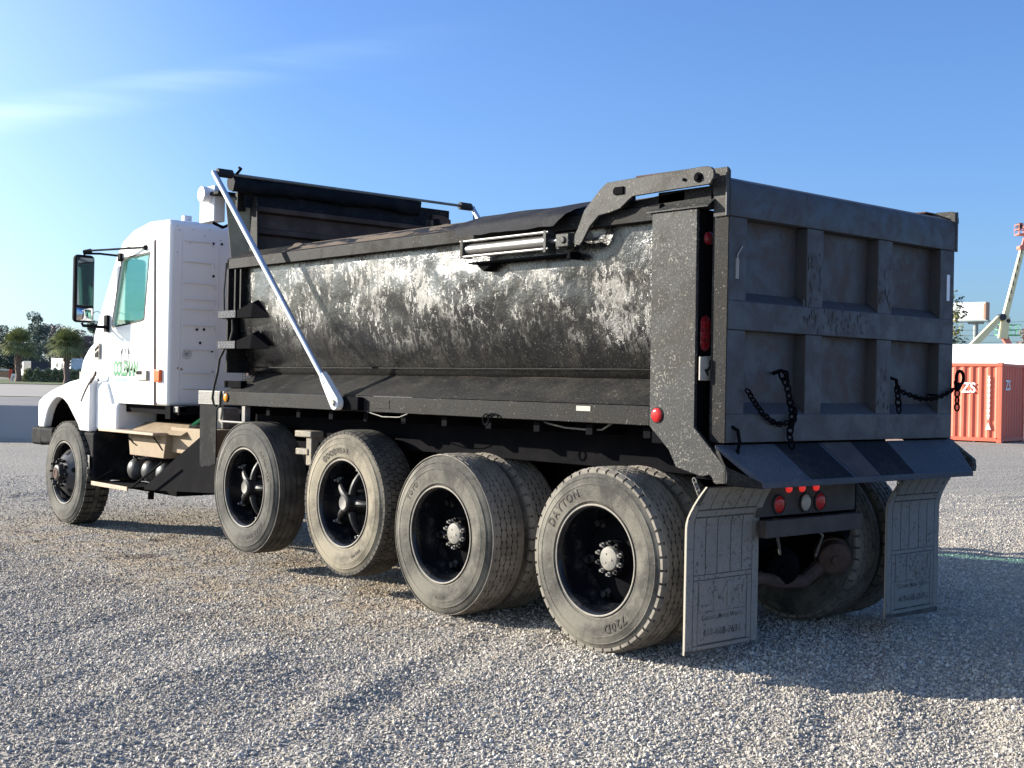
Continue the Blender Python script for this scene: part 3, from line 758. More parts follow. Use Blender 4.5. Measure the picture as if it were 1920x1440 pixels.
# shelf that slopes from the side sheet to the rub rail
def shelf(u, v):
    y = u; x_ = .285*(1-v)+.0*v; z_ = 1.616*(1-v)+1.462*v
    return (x_, y, z_+.003*noise.noise(Vector((y*2.2, v*2, 7)))*(1 if 0 < v < 1 else 0))
c = MB(); c.grid(shelf, [.50+i*.12 for i in range(42)], [i/8 for i in range(9)], flip=True)
both('body_shelf', c, 'rail_paint', fixn=False, smooth=180)
c = MB(); c.box(.0, .055, .508, 5.45, 1.346, 1.4585); both('side_rail', c, 'rail_paint', bevel=.004)
c = MB(); c.box(.0, .055, 5.452, 5.912, 1.342, 1.4605); both('front_rail_end', c, 'diamond_plate', bevel=.003)
def diamonds(x_, y0, y1, z0, z1, d=.0025, p=.018):
    m = MB(); r = 0; z = z0+p*.5
    while z < z1:
        y = y0+p*.5+(r % 2)*p*.5
        while y < y1:
            a = .30*p; b = .13*p; s_ = 1 if (r+int((y-y0)/p)) % 2 else -1
            m.add([(x_, y-a, z-a*s_-b*s_), (x_-d, y, z), (x_, y+a, z+a*s_+b*s_), (x_, y-a, z-a*s_+b), (x_, y+a, z+a*s_-b)], [(0, 1, 3), (2, 1, 4), (0, 4, 1), (3, 1, 2)]); y += p
        z += p*.7; r += 1
    return m
o = obj('tread_pattern', diamonds(-.0005, 5.46, 5.905, 1.348, 1.455), 'diamond_plate', T, fixn=False, smooth=None); o['kind'] = 'stuff'
# small labels and the link hook on the rail
c = MB(); c.box(-.003, -.0005, 3.02, 3.20, 1.375, 1.435); obj('rail_plate', c, 'rail_paint', T)
c = MB(); c.box(-.003, -.0005, .98, 1.10, 1.415, 1.445); obj('rail_label', c, 'keyhole_plate', T)
c = MB(); c.tube([(-.012, 1.93+.03*cos(a), 1.335+.035*sin(a)) for a in np.linspace(0, 2*pi, 14)[:-1]], .006, 6, closed=True); c.tube([(-.012, 1.86+.05*cos(a), 1.355+.02*sin(a)) for a in np.linspace(-.5, 3.4, 10)], .006, 6); obj('rail_hook', c, 'chassis_black', T)
c = MB(); c.tube([(.005, 3.3, 1.345), (.0, 3.1, 1.315), (.0, 2.9, 1.318), (.0, 2.8, 1.345)], .004, 6); obj('hanging_wire', c, 'hub_grey', T)
# top rail: outer web + sloping cap with dirt lying on it
c = MB(); c.prism([(.0, 2.506), (.0, 2.588), (.165, 2.668), (.20, 2.668), (.20, 2.650), (.17, 2.647), (.012, 2.575), (.012, 2.516), (.070, 2.516), (.070, 2.506)], 'y', .46, 5.43)
both('top_rail', c, 'rail_paint', bevel=.003)
dm = MB()
def dirt_fn(u, v):
    n_ = noise.fractal(Vector((u*3.1, v*2.0, 4.)), 1., 2., 4); h = max(-.004, n_*.030+.004*noise.noise(Vector((u*40, v*9, 0)))-.002)*min(1, v*5, (1-v)*5)
    return (.02+.16*v, u, 2.588+.012+.0776*v*.97+h)
dm.grid(dirt_fn, [.6+i*.02 for i in range(200)], [i/10 for i in range(11)], flip=True)
o = obj('dirt_crust', dm, 'dirt', T, fixn=False, smooth=180); o['kind'] = 'stuff'
# --- front bulkhead
c = MB(); c.box(.215, 2.185, 5.42, 5.45, 1.6, 3.14); obj('bulkhead', c, 'rust_brown', T)
c = MB(); c.hexa([(.215, 5.40, 2.60), (.235, 5.42, 2.60), (.135, 5.60, 2.60), (.115, 5.58, 2.60), (.215, 5.40, 3.14), (.235, 5.42, 3.14), (.075, 5.62, 3.14), (.055, 5.60, 3.14)])
both('bulkhead_wing', c, 'wing_paint', bevel=.004)
c = MB(); c.prism([(5.28, 2.62), (5.42, 2.62), (5.42, 3.15), (5.33, 3.15), (5.30, 3.10)], 'x', .200, .214); both('bulkhead_fin', c, 'rail_paint', bevel=.003)
for z_ in (3.045, 2.855):
    c = MB(); c.prism([(5.42, z_-.035), (5.37, z_-.02), (5.37, z_+.02), (5.42, z_+.035)], 'x', .216, 2.18); obj('bulkhead_rib', c, 'rust_brown', T, bevel=.004)
c = MB(); c.box(.0, 2.40, 5.62, 5.95, 3.17, 3.20); c.box(.10, 2.42, 5.455, 5.50, 3.02, 3.26); obj('cab_shield', c, 'rail_paint', T, bevel=.006)
c = MB(); c.prism([(2.20, 3.03), (2.42, 3.03), (2.42, 3.165), (2.33, 3.20), (2.20, 3.20)], 'y', 5.43, 5.455); obj('bulkhead_corner', c, 'rust_brown', T)
# --- rolled tarp, cross tube, tarp arms
c = MB()
def tarp_fn(u, v):
    a = v*2*pi; n_ = noise.fractal(Vector((u*2.2, cos(a)*1.2, sin(a)*1.2)), 1., 2., 4)
    ry = .065+.02*n_; rz = .060+.020*n_+.010*noise.noise(Vector((u*9, v*8, 0)))
    return (u, 5.36+ry*cos(a), 3.245+rz*sin(a)-.02*max(0, -sin(a)))
c.grid(tarp_fn, [-.02+i*.02 for i in range(100)], [i/20 for i in range(21)])
for e in (-.02, 1.96): c.add([tarp_fn(e, i/20) for i in range(20)], [tuple(range(20))])
obj('rolled_tarp', c, 'tarp_black', T, smooth=180)
c = MB(); 
def drape(u, v): return (u, 5.375+.02*v+.012*noise.noise(Vector((u*5, v*3, 1))), 3.20-.14*v*(1+.25*noise.noise(Vector((u*2.5, 0, 3)))))
c.grid(drape, [.12+i*.04 for i in range(50)], [i/6 for i in range(7)]); obj('tarp_flap', c, 'rubber_sheet', T, smooth=180)
c = MB(); c.cyl((-.22, 5.316, 3.30), (2.62, 5.316, 3.30), .013, 10); obj('cross_tube', c, 'hub_grey', T)
c = MB(); c.cyl((-.175, 5.316, 3.30), (-.035, 5.316, 3.30), .037, 18); both('rubber_roller', c, 'black_rubber', bevel=.006)
c = MB(); c.tube([(.0, 5.316, 3.30), (.02, 5.30, 3.33), (.04, 5.30, 3.355), (.045, 5.34, 3.37)], .012, 8); obj('tarp_hook', c, 'chassis_black', T)
B_ = Vector((-.085, 3.57, 1.405)); Tp = Vector((-.20, 5.316, 3.289)); dv = (Tp-B_).normalized()
c = MB(); c.tube([B_+dv*.20, Tp], .0245, 16); both('tarp_arm', c, 'aluminium')
side = Vector((0, dv.z, -dv.y)); K = MB()
def foot(off0, off1):
    pts = []
    for a in np.linspace(-pi*1.02, .02*pi, 12): pts.append(B_+dv*(.055*sin(a))+side*(.055*cos(a)))
    pts += [B_+dv*.16+side*.040, B_+dv*.24+side*.032, B_+dv*.30+side*.020, B_+dv*.30-side*.020, B_+dv*.24-side*.032, B_+dv*.16-side*.040]
    return [(p.y, p.z) for p in pts]
K.prism(foot(0, 0), 'x', -.112, -.058)
both('arm_foot', K, 'white_plastic', bevel=.006)
c = MB(); c.cyl((-.125, B_.y, B_.z), (0.0, B_.y, B_.z), .018, 12); c.cyl((-.13, B_.y, B_.z), (-.118, B_.y, B_.z), .026, 6); both('pivot_bolt', c, 'steel_polished')
c = MB(); c.box(-.052, -.001, 3.34, 3.63, 1.352, 1.452); both('pivot_bracket', c, 'chassis_black', bevel=.008)
c = MB(); c.tube([(2.6, 5.30, 3.28), (2.56, 5.24, 3.10)], .008, 6); obj('arm_cable', c, 'chassis_black', T)
c = MB(); c.box(.032, .140, 5.75, 6.02, 2.95, 3.265); obj('tarp_motor_cover', c, 'white_plastic', T, bevel=.008)
c = MB(); c.cyl((.032, 5.84, 3.185), (-.05, 5.84, 3.185), .068, 32); obj('tarp_motor_cap', c, 'white_plastic', T, bevel=.004)
c = MB(); c.tube([(-.0515, 5.84+.026*cos(a), 3.185+.026*sin(a)) for a in np.linspace(0, 2*pi, 19)[:-1]], .0025, 5, closed=True); obj('cap_ring', c, 'chassis_black', T)
c = MB(); c.tube([(.05, 5.8, 2.94), (.12, 5.75, 2.90), (.16, 5.68, 2.93), (.22, 5.6, 2.91)], .014, 8); obj('motor_bracket', c, 'chassis_black', T)
# --- front corner of the body: frame with slots, ladder steps, cables
c = MB()
c.box(.0, .075, 5.405, 5.430, 2.14, 2.59); c.box(.015, .075, 5.31, 5.335, 2.14, 2.51); c.box(.02, .075, 5.225, 5.25, 2.14, 2.51); c.box(.0, .22, 5.405, 5.43, 1.62, 2.14)
c.prism([(.0, 2.50), (.0, 2.592), (.20, 2.67), (.20, 2.50)], 'y', 5.4305, 5.436)
both('front_post', c, 'rail_paint', bevel=.003)
c = MB(); c.prism([(.07, 2.13), (.07, 1.95), (.14, 1.80), (.28, 1.62), (.33, 1.62), (.33, 2.13)], 'y', 5.36, 5.375); both('front_gusset', c, 'chassis_black')
def step(z0):
    m = MB(); m.box(-.03, .075, 5.215, 5.52, z0, z0+.012); m.box(-.03, -.018, 5.215, 5.52, z0-.055, z0); m.box(-.018, .075, 5.215, 5.227, z0-.055, z0); m.box(-.018, .075, 5.508, 5.52, z0-.055, z0)
    return m
for z_ in (2.138, 1.878):
    obj('ladder_step', step(z_), 'chassis_black', T, bevel=.002)
    obj('step_face', MB().box(-.0325, -.0302, 5.218, 5.517, z_-.053, z_+.010), 'black_rubber', T)
    o = obj('step_tread', diamonds(-.033, 5.222, 5.513, z_-.052, z_+.009, .004, .026), 'reflector', T, fixn=False, smooth=None); o['kind'] = 'stuff'
    c = MB(); a = (-.025, 5.212, z_+.008); b = (-.025, 5.212, z_-.055); p = (.078, 5.02, z_+.10); q = (.085, 4.84, z_-.045); r = (.10, 5.212, z_+.008); s_ = (.12, 5.212, z_-.055); ap = (.02, 5.02, z_+.07); aq = (.075, 4.86, z_-.06); m2 = (.0, 5.02, z_-.055)
    c.add([a, b, p, q, r, s_, ap, aq, m2], [(0, 1, 8, 6), (6, 8, 7, 3), (0, 6, 2, 4), (6, 3, 2), (1, 5, 7, 8), (3, 7, 5), (4, 5, 1, 0), (2, 3, 5, 4)])
    obj('step_gusset', c, 'chassis_black', T, smooth=None)
c = MB(); c.box(.03, .09, 5.215, 5.505, 1.492, 1.552); obj('rail_step', c, 'chassis_black', T, bevel=.003)
o = obj('step_tread', diamonds(.0295, 5.22, 5.50, 1.496, 1.548, .002, .018), 'rail_paint', T, fixn=False, smooth=None); o['kind'] = 'stuff'
c = MB(); c.tube([(.0, 5.45, 2.56), (-.012, 5.46, 2.3), (-.005, 5.46, 2.14)], .008, 8); c.tube([(.0, 5.32, 2.07), (.01, 5.33, 1.98), (-.01, 5.34, 1.88)], .013, 8)
c.tube([(-.02, 5.42, 1.82), (-.03, 5.48, 1.74), (-.02, 5.53, 1.62), (-.035, 5.56, 1.50), (-.04, 5.575, 1.40), (-.03, 5.56, 1.33), (-.02, 5.52, 1.31), (-.012, 5.49, 1.34), (-.012, 5.487, 1.42), (.0, 5.49, 1.46)], .0105, 8)
obj('wiring_cable', c, 'black_rubber', T)
c = MB()
for i in range(7): c.box(.30, .304, 5.40+i*.045, 5.406+i*.045, 1.54, 1.80)
for i in range(6): c.tube([(.302, 5.40, 1.55+i*.045), (.302, 5.67, 1.55+(i+1)*.045)], .0025, 4)
for i in range(6): c.tube([(.302, 5.40, 1.60+i*.045), (.302, 5.67, 1.56+i*.045)], .0025, 4)
obj('mesh_guard', c, 'rail_paint', T)
def side_lens(y, z, r, mt, x_=-.001):
    m = MB(); m.disc_x((x_, y, z), r, .018, 28); n_ = MB(); n_.lathe([(x_, r+.006), (x_-.006, r+.006), (x_-.006, r-.001)], (0, y, z), 28, 0, 'x')
    o = obj('marker_lamp', m, mt, T); obj('lamp_ring', n_, 'rail_paint', o)
side_lens(5.40, 1.408, .034, 'amber_lens'); side_lens(.441, 1.409, .040, 'red_lens', -.006)
c = MB(); c.tube([(.02, 5.50, 1.345), (.02, 5.53, 1.215), (.02, 5.50, 1.20), (.02, 5.13, 1.20), (.02, 5.12, 1.22), (.02, 5.12, 1.345)], .010, 8); c.box(.01, .06, 5.10, 5.15, 1.21, 1.34); both('grab_bar', c, 'hub_grey')
c = MB(); c.prism([(5.888, .80), (5.84, .785), (5.78, .80), (5.70, .802), (5.60, .83), (5.60, 1.34), (5.905, 1.34)], 'x', .012, .022); both('splash_flap', c, 'black_plastic', bevel=.002)
# --- corner post with foot
post = [(.507, 2.548), (.177, 2.545), (.170, 1.351), (-.061, 1.136), (-.068, 1.085), (-.063, 1.060), (.010, 1.052), (.028, 1.060), (.036, 1.085), (.059, 1.100), (.10, 1.088), (.126, 1.089), (.20, 1.105), (.295, 1.126), (.350, 1.217), (.500, 1.347)]
c = MB(); c.prism(post, 'x', -.008, .014); obj('corner_post', c, 'post_paint', T, bevel=.003)
post_r = [(y_-(.075 if y_ < .12 and z_ < 1.2 else 0), z_) for y_, z_ in post]
c = MB(); c.prism(post_r, 'x', 2.386, 2.43); obj('corner_post', c, 'post_paint', T, bevel=.003)
c = MB(); c.box(.0145, .150, .178, .50, 1.25, 2.545); both('post_box', c, 'chassis_black', bevel=.004)
c = MB(); c.hexa([(-.020, .09, 2.545), (.10, .085, 2.632), (.10, .545, 2.632), (-.020, .545, 2.545), (-.020, .09, 2.553), (.10, .085, 2.640), (.10, .545, 2.640), (-.020, .545, 2.553)]); both('post_cap', c, 'post_paint', bevel=.002)
c = MB(); c.prism([(.016, 1.07), (.14, 1.07), (.14, 1.25), (.016, 1.25)], 'y', .02, .17); both('hinge_block', c, 'chassis_black', bevel=.006)
c = MB(); c.disc_y((.088, .176, 2.388), .036, .02); o = obj('tail_lamp', c, 'dark_red_lens', T)
obj('tail_lamp', c.mirrorx(), 'dark_red_lens', T)
c = MB(); n_ = 16
def oval(cx, cz, rx, rz, y0, y1): return [(cx+rx*cos(a), cz+(rz-rx)*(1 if sin(a) > 0 else -1)+rx*sin(a)) for a in np.linspace(0.001, 2*pi+.001, 25)[:-1]]
c.prism(oval(.076, 1.865, .040, .098, 0, 0), 'y', .170, .177); o = obj('stop_lamp', c, 'dark_red_lens', T, bevel=.002)
for q in (-.055, 0, .055):
    for dx in (-.014, .014):
        l_ = MB(); l_.disc_y((.076+dx, .1695, 1.865+q), .010, .004, 10); l_.disc_y((.076+dx, .1695, 1.865+q-.02), .009, .004, 10); obj('lamp_segment', l_, 'red_lens', o)
obj('stop_lamp', c.mirrorx(), 'dark_red_lens', T, bevel=.002)
# keyhole chain plate
a_ = [RAD(t) for t in range(0, 360, 20)]
kh = [(.092+.020*cos(t), 1.702+.020*sin(t)) for t in a_]
sl_ = [(.078, 1.690), (.052, 1.664), (.046, 1.672), (.034, 1.664), (.060, 1.630), (.070, 1.638), (.060, 1.655), (.088, 1.682)]
c = MB(); c.prism([(.0, 1.606), (.080, 1.606), (.112, 1.624), (.142, 1.668), (.148, 1.700), (.138, 1.728), (.118, 1.742), (.0, 1.735)], 'y', .140, .152); o = obj('chain_plate', c, 'keyhole_plate', T, bevel=.003)
c = MB(); c.prism(kh, 'y', .1385, .1410); c.prism(sl_, 'y', .1383, .1412); obj('keyhole', c, 'hole_black', o)
# --- tailgate
tgp = MB(); tgp.box(.06, 2.34, .085, .10, 1.30, 2.67)
tg = obj('tailgate', tgp, 'tailgate_panel', T)
XS = [(.053, .203), (.752, .908), (1.474, 1.628), (2.186, 2.347)]
for i, (a, b) in enumerate(XS):
    for z0, z1, zb in ((1.427, 1.8825, 1.494), (2.0415, 2.4935, 2.0995)):
        c = MB(); c.prism([(.0, z0), (.0, z1), (.085, z1), (.085, zb), (.078, zb)], 'x', a, b); obj('upright', c, 'tailgate_frame', tg, bevel=.005)
c = MB(); c.prism([(-.004, 1.884), (-.004, 2.040), (.078, 2.098), (.085, 2.098), (.085, 1.884)], 'x', .053, 2.347); obj('middle_rail', c, 'tailgate_frame', tg, bevel=.006)
c = MB(); c.prism([(-.004, 1.272), (-.004, 1.425), (.078, 1.492), (.085, 1.492), (.085, 1.272)], 'x', .053, 2.347); obj('bottom_rail', c, 'tailgate_frame', tg, bevel=.005)
c = MB(); c.prism([(-.006, 2.495), (-.006, 2.655), (.012, 2.690), (.085, 2.720), (.10, 2.720), (.10, 2.495)], 'x', .053, 2.347); obj('top_rail', c, 'tailgate_frame', tg, bevel=.005)
c = MB(); c.prism([(.002, 1.272), (.108, 1.272), (.108, 2.49), (.002, 2.49)], 'x', .046, .0522); obj('edge_flange', c, 'rail_paint', tg)
obj('edge_flange', c.mirrorx(), 'rail_paint', tg)
for r_ in range(2):
    for q in range(3):
        x0, x1 = XS[q][1]+.003, XS[q+1][0]-.003; z0, z1 = ((1.490, 1.8825), (2.096, 2.4935))[r_]
        c = MB(); c.grid(lambda u, v: (u, .078+.010*noise.noise(Vector((u*2.6, v*2.6, 3+q))), v), [x0+(x1-x0)*i/10 for i in range(11)], [z0+(z1-z0)*i/8 for i in range(9)], flip=True)
        obj('recessed_panel', c, 'tailgate_panel', tg, fixn=False, smooth=180)
c = MB(); c.box(2.262, 2.296, -.0035, -.001, 2.165, 2.335); obj('reflector', c, 'reflector', tg)
c = MB(); c.box(.11, .135, -.004, .0, 2.16, 2.27); c.tube([(.115, -.004, 2.23), (.12, -.006, 2.29), (.16, -.006, 2.34)], .004, 5); obj('torn_decal', c, 'tag_silver', tg)
# torn, peeling paint on the uprights and the middle rail
c = MB()
for x0, x1, z0, z1, n in ((.765, .895, 2.07, 2.36, 30), (1.49, 1.61, 2.07, 2.32, 26), (.765, 1.40, 1.90, 2.03, 46), (1.49, 1.61, 1.46, 1.70, 12), (.70, .85, 1.95, 2.08, 12)):
    for j in range(n):
        x_ = random.uniform(x0, x1); z_ = random.uniform(z0, z1); s_ = random.uniform(.004, .018)
        yy = -.0022 if z_ > 2.045 or z_ < 1.88 else -.0062
        pts = [(x_+s_*cos(t)*random.uniform(.4, 1.)*.7, yy-random.uniform(0, .003), z_+s_*sin(t)*random.uniform(.5, 2.4)) for t in np.linspace(0, 2*pi, 8)[:-1]]
        c.add(pts, [tuple(range(7))])
o = obj('paint_flakes', c, 'tailgate_panel', tg, fixn=False, smooth=None); o['kind'] = 'stuff'
# corner lugs
lug = [(-.006, 2.492), (-.006, 2.738), (.004, 2.752), (.022, 2.757), (.135, 2.760), (.165, 2.745), (.165, 2.690), (.115, 2.655), (.100, 2.60), (.100, 2.492)]
c = MB(); c.prism(lug, 'x', .036, .052); both('gate_lug', c, 'arm_paint', bevel=.004)
c = MB(); c.prism([(-.007, 2.492), (-.007, 2.750), (.003, 2.756), (.003, 2.492)], 'x', .018, .0355); both('gate_lug_flange', c, 'tailgate_frame', bevel=.002)
# --- high-lift linkage arm and cylinder
arm = [(.028, 2.690), (.030, 2.728), (.048, 2.748), (.080, 2.757), (.115, 2.758), (.560, 2.752), (.832, 2.748), (.888, 2.712), (1.014, 2.603), (1.068, 2.497), (1.112, 2.436), (1.105, 2.41), (1.05, 2.398), (1.022, 2.425), (.966, 2.504), (.893, 2.562), (.80, 2.572), (.72, 2.588), (.625, 2.648), (.30, 2.655), (.060, 2.657)]
c = MB(); c.prism(arm, 'x', -.052, -.034); both('lift_arm', c, 'arm_paint', bevel=.003)
c = MB(); c.cyl((-.060, .135, 2.702), (.036, .135, 2.702), .028, 20); c.cyl((-.070, .135, 2.702), (-.058, .135, 2.702), .018, 6); c.cyl((-.062, .235, 2.70), (-.05, .235, 2.70), .010, 10)
c.cyl((-.060, .75, 2.690), (.06, .75, 2.690), .024, 20); c.box(-.062, -.05, .69, .75, 2.668, 2.712); both('arm_pin', c, 'chassis_black', bevel=.003)
c = MB(); c.prism([(.30, 2.66), (.95, 2.62), (.95, 2.60), (.30, 2.60)], 'x', .03, .10); c.box(.0, .06, .70, .80, 2.60, 2.70); c.box(.03, .10, .11, .50, 2.545, 2.665); both('arm_support', c, 'rail_paint', bevel=.004)
c = MB(); c.prism([(.16, 2.76), (.62, 2.765), (.62, 2.758), (.16, 2.752)], 'x', -.03, .14); both('arm_cover', c, 'rust_brown')
c = MB(); c.cyl((-.045, 2.10, 2.443), (-.045, 1.335, 2.443), .036, 20)
cyl_, _ = both('lift_cylinder', c, 'steel_polished')
for a, b_, z0_ in ((2.105, 2.135, 2.385), (1.300, 1.328, 2.370)):
    c = MB(); c.box(-.092, -.004, a, b_, z0_, 2.506); both('cylinder_head', c, 'arm_paint', bevel=.004)
for z_ in (2.494, 2.393):
    c = MB(); c.cyl((-.082, 2.14, z_), (-.082, 1.29, z_), .0085, 10); both('tie_rod', c, 'steel_polished')
c = MB(); c.cyl((-.045, 1.30, 2.443), (-.045, 1.20, 2.438), .016, 12); both('piston_rod', c, 'steel_polished')
c = MB(); c.box(-.075, -.015, 1.12, 1.235, 2.395, 2.478); c.cyl((-.085, 1.165, 2.437), (.0, 1.165, 2.437), .022, 16); both('clevis', c, 'arm_paint', bevel=.008)
c = MB(); c.box(-.03, .075, 1.20, 2.12, 2.350, 2.362); c.prism([(1.9, 2.35), (2.08, 2.35), (2.0, 2.30)], 'x', .0, .07); c.box(-.02, .075, 1.16, 1.20, 2.33, 2.372); both('cylinder_shelf', c, 'chassis_black', bevel=.003)
def rub(u, v):
    P = [(.16, 2.692), (.06, 2.655), (-.03, 2.625), (-.062, 2.600), (-.075, 2.565), (-.078, 2.530)]
    s_ = v*(len(P)-1); i = min(int(s_), len(P)-2); f = s_-i; x_ = P[i][0]*(1-f)+P[i+1][0]*f; z_ = P[i][1]*(1-f)+P[i+1][1]*f
    y = u*(2.215-(1.03+.22*v))+(1.03+.22*v)
    return (x_+.006*noise.noise(Vector((y*5, v*3, 8))), y+.012*noise.noise(Vector((v*9, u*3, 0))), z_+.008*noise.noise(Vector((y*3, v*2, 3)))+(.006*noise.noise(Vector((y*9, 0, 3))) if v > .8 else 0))
c = MB(); c.grid(rub, [i/40 for i in range(41)], [i/15 for i in range(16)], flip=True); obj('rubber_cover', c, 'rubber_sheet', T, fixn=False, smooth=60)
# --- spreader chute under the tailgate
def chute(x0, x1, up=0):
    t = 0
    return None
c = MB(); c.add([(-.010, .02, 1.262), (2.410, .02, 1.262), (2.275, -.205, 1.068), (.125, -.205, 1.068), (-.010, .02, 1.240), (2.410, .02, 1.240), (2.275, -.205, 1.036), (.125, -.205, 1.036)],
               [(0, 3, 2, 1), (4, 5, 6, 7), (3, 7, 6, 2), (0, 4, 7, 3), (1, 2, 6, 5), (0, 1, 5, 4)])
ch = obj('spreader_chute', c, 'chute_steel', T, bevel=.003)
def strip(xa, xb, ya, yb, mt, nm, h=.003):
    # a strip lying on the sloping chute, slanting with it
    def P(x_, t): return (x_, .02-.225*t, 1.262-.194*t+h)
    m = MB(); m.add([P(xa[0], .02), P(xb[0], .02), P(xb[1], .98), P(xa[1], .98)], [(0, 3, 2, 1)]); return obj(nm, m, mt, ch, fixn=False)
strip((.50, .56), (.90, .96), 0, 0, 'rubber_sheet', 'rubber_strip'); strip((1.24, 1.24), (1.62, 1.60), 0, 0, 'rubber_sheet', 'rubber_strip'); strip((.93, .99), (1.23, 1.23), 0, 0, 'rust_chute', 'worn_strip')
c = MB(); c.add([(-.010, -.055, 1.150), (.125, -.203, 1.066), (.125, -.203, 1.035), (-.010, -.055, 1.058), (.0, .02, 1.26), (.0, .02, 1.07), (.125, .02, 1.035)], [(0, 3, 2, 1), (0, 4, 5, 3), (3, 5, 6, 2)])
both('chute_cheek', c, 'rail_paint', smooth=None)
# --- lamp board, bumper bar
c = MB(); c.box(.50, 1.46, .125, .14, .835, 1.04); lb = obj('lamp_board', c, 'rust_chute', T, bevel=.003)
for x_, z_, mt in ((.688, .902, 'dark_red_lens'), (.943, .902, 'clear_lens'), (1.086, .902, 'dark_red_lens')):
    m = MB(); m.disc_y((x_, .1245, z_), .050, .02, 28); o = obj('round_lamp', m, mt if mt != 'dark_red_lens' else 'red_lens', lb)
    m = MB(); m.lathe([(.1245, .058), (.112, .058), (.110, .050), (.118, .049)], (x_, 0, z_), 28, 0, 'y'); obj('lamp_gasket', m, 'black_rubber', lb)
for x_ in (.781, .908, 1.046):
    m = MB(); m.disc_y((x_, .1245, .990), .024, .02, 20); obj('small_lamp', m, 'lit_red_lens', lb)
c = MB(); c.box(.50, 1.45, .06, .118, .722, .822); obj('rear_bar', c, 'rust_chute', T, bevel=.005)
# --- mud flaps
def flap_y(z): t = (1.04-z)/.92; return .15-.11*max(0., (z-.80)/.24)**1.7
def mudflap(x0, x1, zb0, zb1):
    def P(u, z, d=0.): return (x0+(x1-x0)*u, flap_y(z)-d, z)
    def sheet(m, u0, u1, z0, z1, d, n=14, mi=0):
        zs = [z0+(z1-z0)*i/n for i in range(n+1)]
        m.grid(lambda z, u: P(u, z, d), zs, [u0, u1], mi)
        m.add([P(u0, z, d) for z in zs]+[P(u0, z, 0) for z in zs], [(i, i+1, i+n+2, i+n+1) for i in range(n)], mi)
        m.add([P(u1, z, d) for z in zs]+[P(u1, z, 0) for z in zs], [(i, i+1, i+n+2, i+n+1) for i in range(n)], mi)
        for z in (z0, z1): m.add([P(u0, z, d), P(u1, z, d), P(u1, z, 0), P(u0, z, 0)], [(0, 1, 2, 3)], mi)
    m = MB(); zs = [1.035-(1.035-.125)*i/26 for i in range(27)]
    def ext(z, u):
        uu = u
        if u == 0 and z > .85: uu = (z-.85)*.35
        if z < .13: z = zb0+(zb1-zb0)*u
        return P(uu, z)
    m.grid(ext, zs, [0, .5, 1]); m.grid(lambda z, u: (lambda q: (q[0], q[1]+.012, q[2]))(ext(z, u)), zs, [0, .5, 1], flip=True)
    a = [ext(z, 0) for z in zs]; m.add(a+[(p[0], p[1]+.012, p[2]) for p in a], [(i, i+1, i+28, i+27) for i in range(26)], 1)
    a = [ext(z, 1) for z in zs]; m.add(a+[(p[0], p[1]+.012, p[2]) for p in a], [(i, i+1, i+28, i+27) for i in range(26)], 1)
    fl = obj('mud_flap', m, ['flap_rubber_shade', 'flap_edge_lit'], T, fixn=False, smooth=60)
    d = .0032; q = MB()
    cols = [(.10, .245), (.258, .405), (.418, .590), (.603, .750), (.763, .90)]
    sheet(q, .0, .09, .14, .85, d, 18); sheet(q, .91, 1., .135, 1.03, d, 22)
    for a, b in cols: sheet(q, a, b, .545, .855, d, 8); sheet(q, a, b, .905, 1.028, d, 4)
    sheet(q, .10, .90, .864, .896, d, 2); sheet(q, .10, .90, .518, .540, d, 2)
    sheet(q, .02, .09, .85, .93, d, 3)
    # lower field: lettering panel
    sheet(q, .10, .90, .135, .155, d, 1); sheet(q, .10, .155, .16, .512, d, 6); sheet(q, .845, .90, .16, .512, d, 6)
    sheet(q, .165, .835, .165, .512, d*.55, 8); sheet(q, .20, .80, .288, .325, d, 2)
    obj('mud_coat', q, 'flap_mud', fl, fixn=False, smooth=None)
    def put(sx, s, cu, cz, size, wmul, mt, nm):
        v, f = text_geo(s, size, .001, 1.05, .0)
        mm = MB()
        mm.add([P(cu+p[0]*wmul/(x1-x0), cz+p[1], d*1.25) for p in v], f)
        obj(nm, mm, mt, fl, fixn=False, smooth=None)
    for ltr in (([(.20, .49), (.20, .36), (.36, .36)],), ([(.40, .355), (.40, .495)], [(.40, .49), (.49, .40)], [(.49, .40), (.58, .49)], [(.58, .495), (.58, .355)]), ([(.62, .49), (.66, .36)], [(.66, .36), (.715, .46)], [(.715, .46), (.77, .36)], [(.77, .36), (.81, .49)])):
        mm = MB()
        for pl in ltr:
            for (ua, za), (ub, zb) in zip(pl[:-1], pl[1:]):
                du, dz = (ub-ua)*(x1-x0), zb-za; L_ = sqrt(du*du+dz*dz); nu, nzz = -dz/L_*.014/(x1-x0), du/L_*.014
                dd = d*(1.2+.1*len(mm.f)); mm.add([P(ua+nu, za+nzz, dd), P(ub+nu, zb+nzz, dd), P(ub-nu, zb-nzz, dd), P(ua-nu, za-nzz, dd)]+[P(ua+nu, za+nzz, 0), P(ub+nu, zb+nzz, 0), P(ub-nu, zb-nzz, 0), P(ua-nu, za-nzz, 0)], [(0, 1, 2, 3), (0, 4, 5, 1), (1, 5, 6, 2), (2, 6, 7, 3), (3, 7, 4, 0)])
        obj('raised_letter', mm, 'flap_mud', fl, smooth=None)
    put(0, 'Custom Metal Works', .5, .294, .040, .95, 'flap_print', 'printed_letters')
    put(0, '419-668-7631', .5, .205, .055, 1.0, 'flap_print', 'printed_letters')
    mm = MB()
    for u_ in (.17, .37, .60, .83):
        mm.add([P(u_, .34, d*1.1), P(u_+.008, .34, d*1.1), P(u_+.008, .505, d*1.1), P(u_, .505, d*1.1)], [(0, 1, 2, 3)])
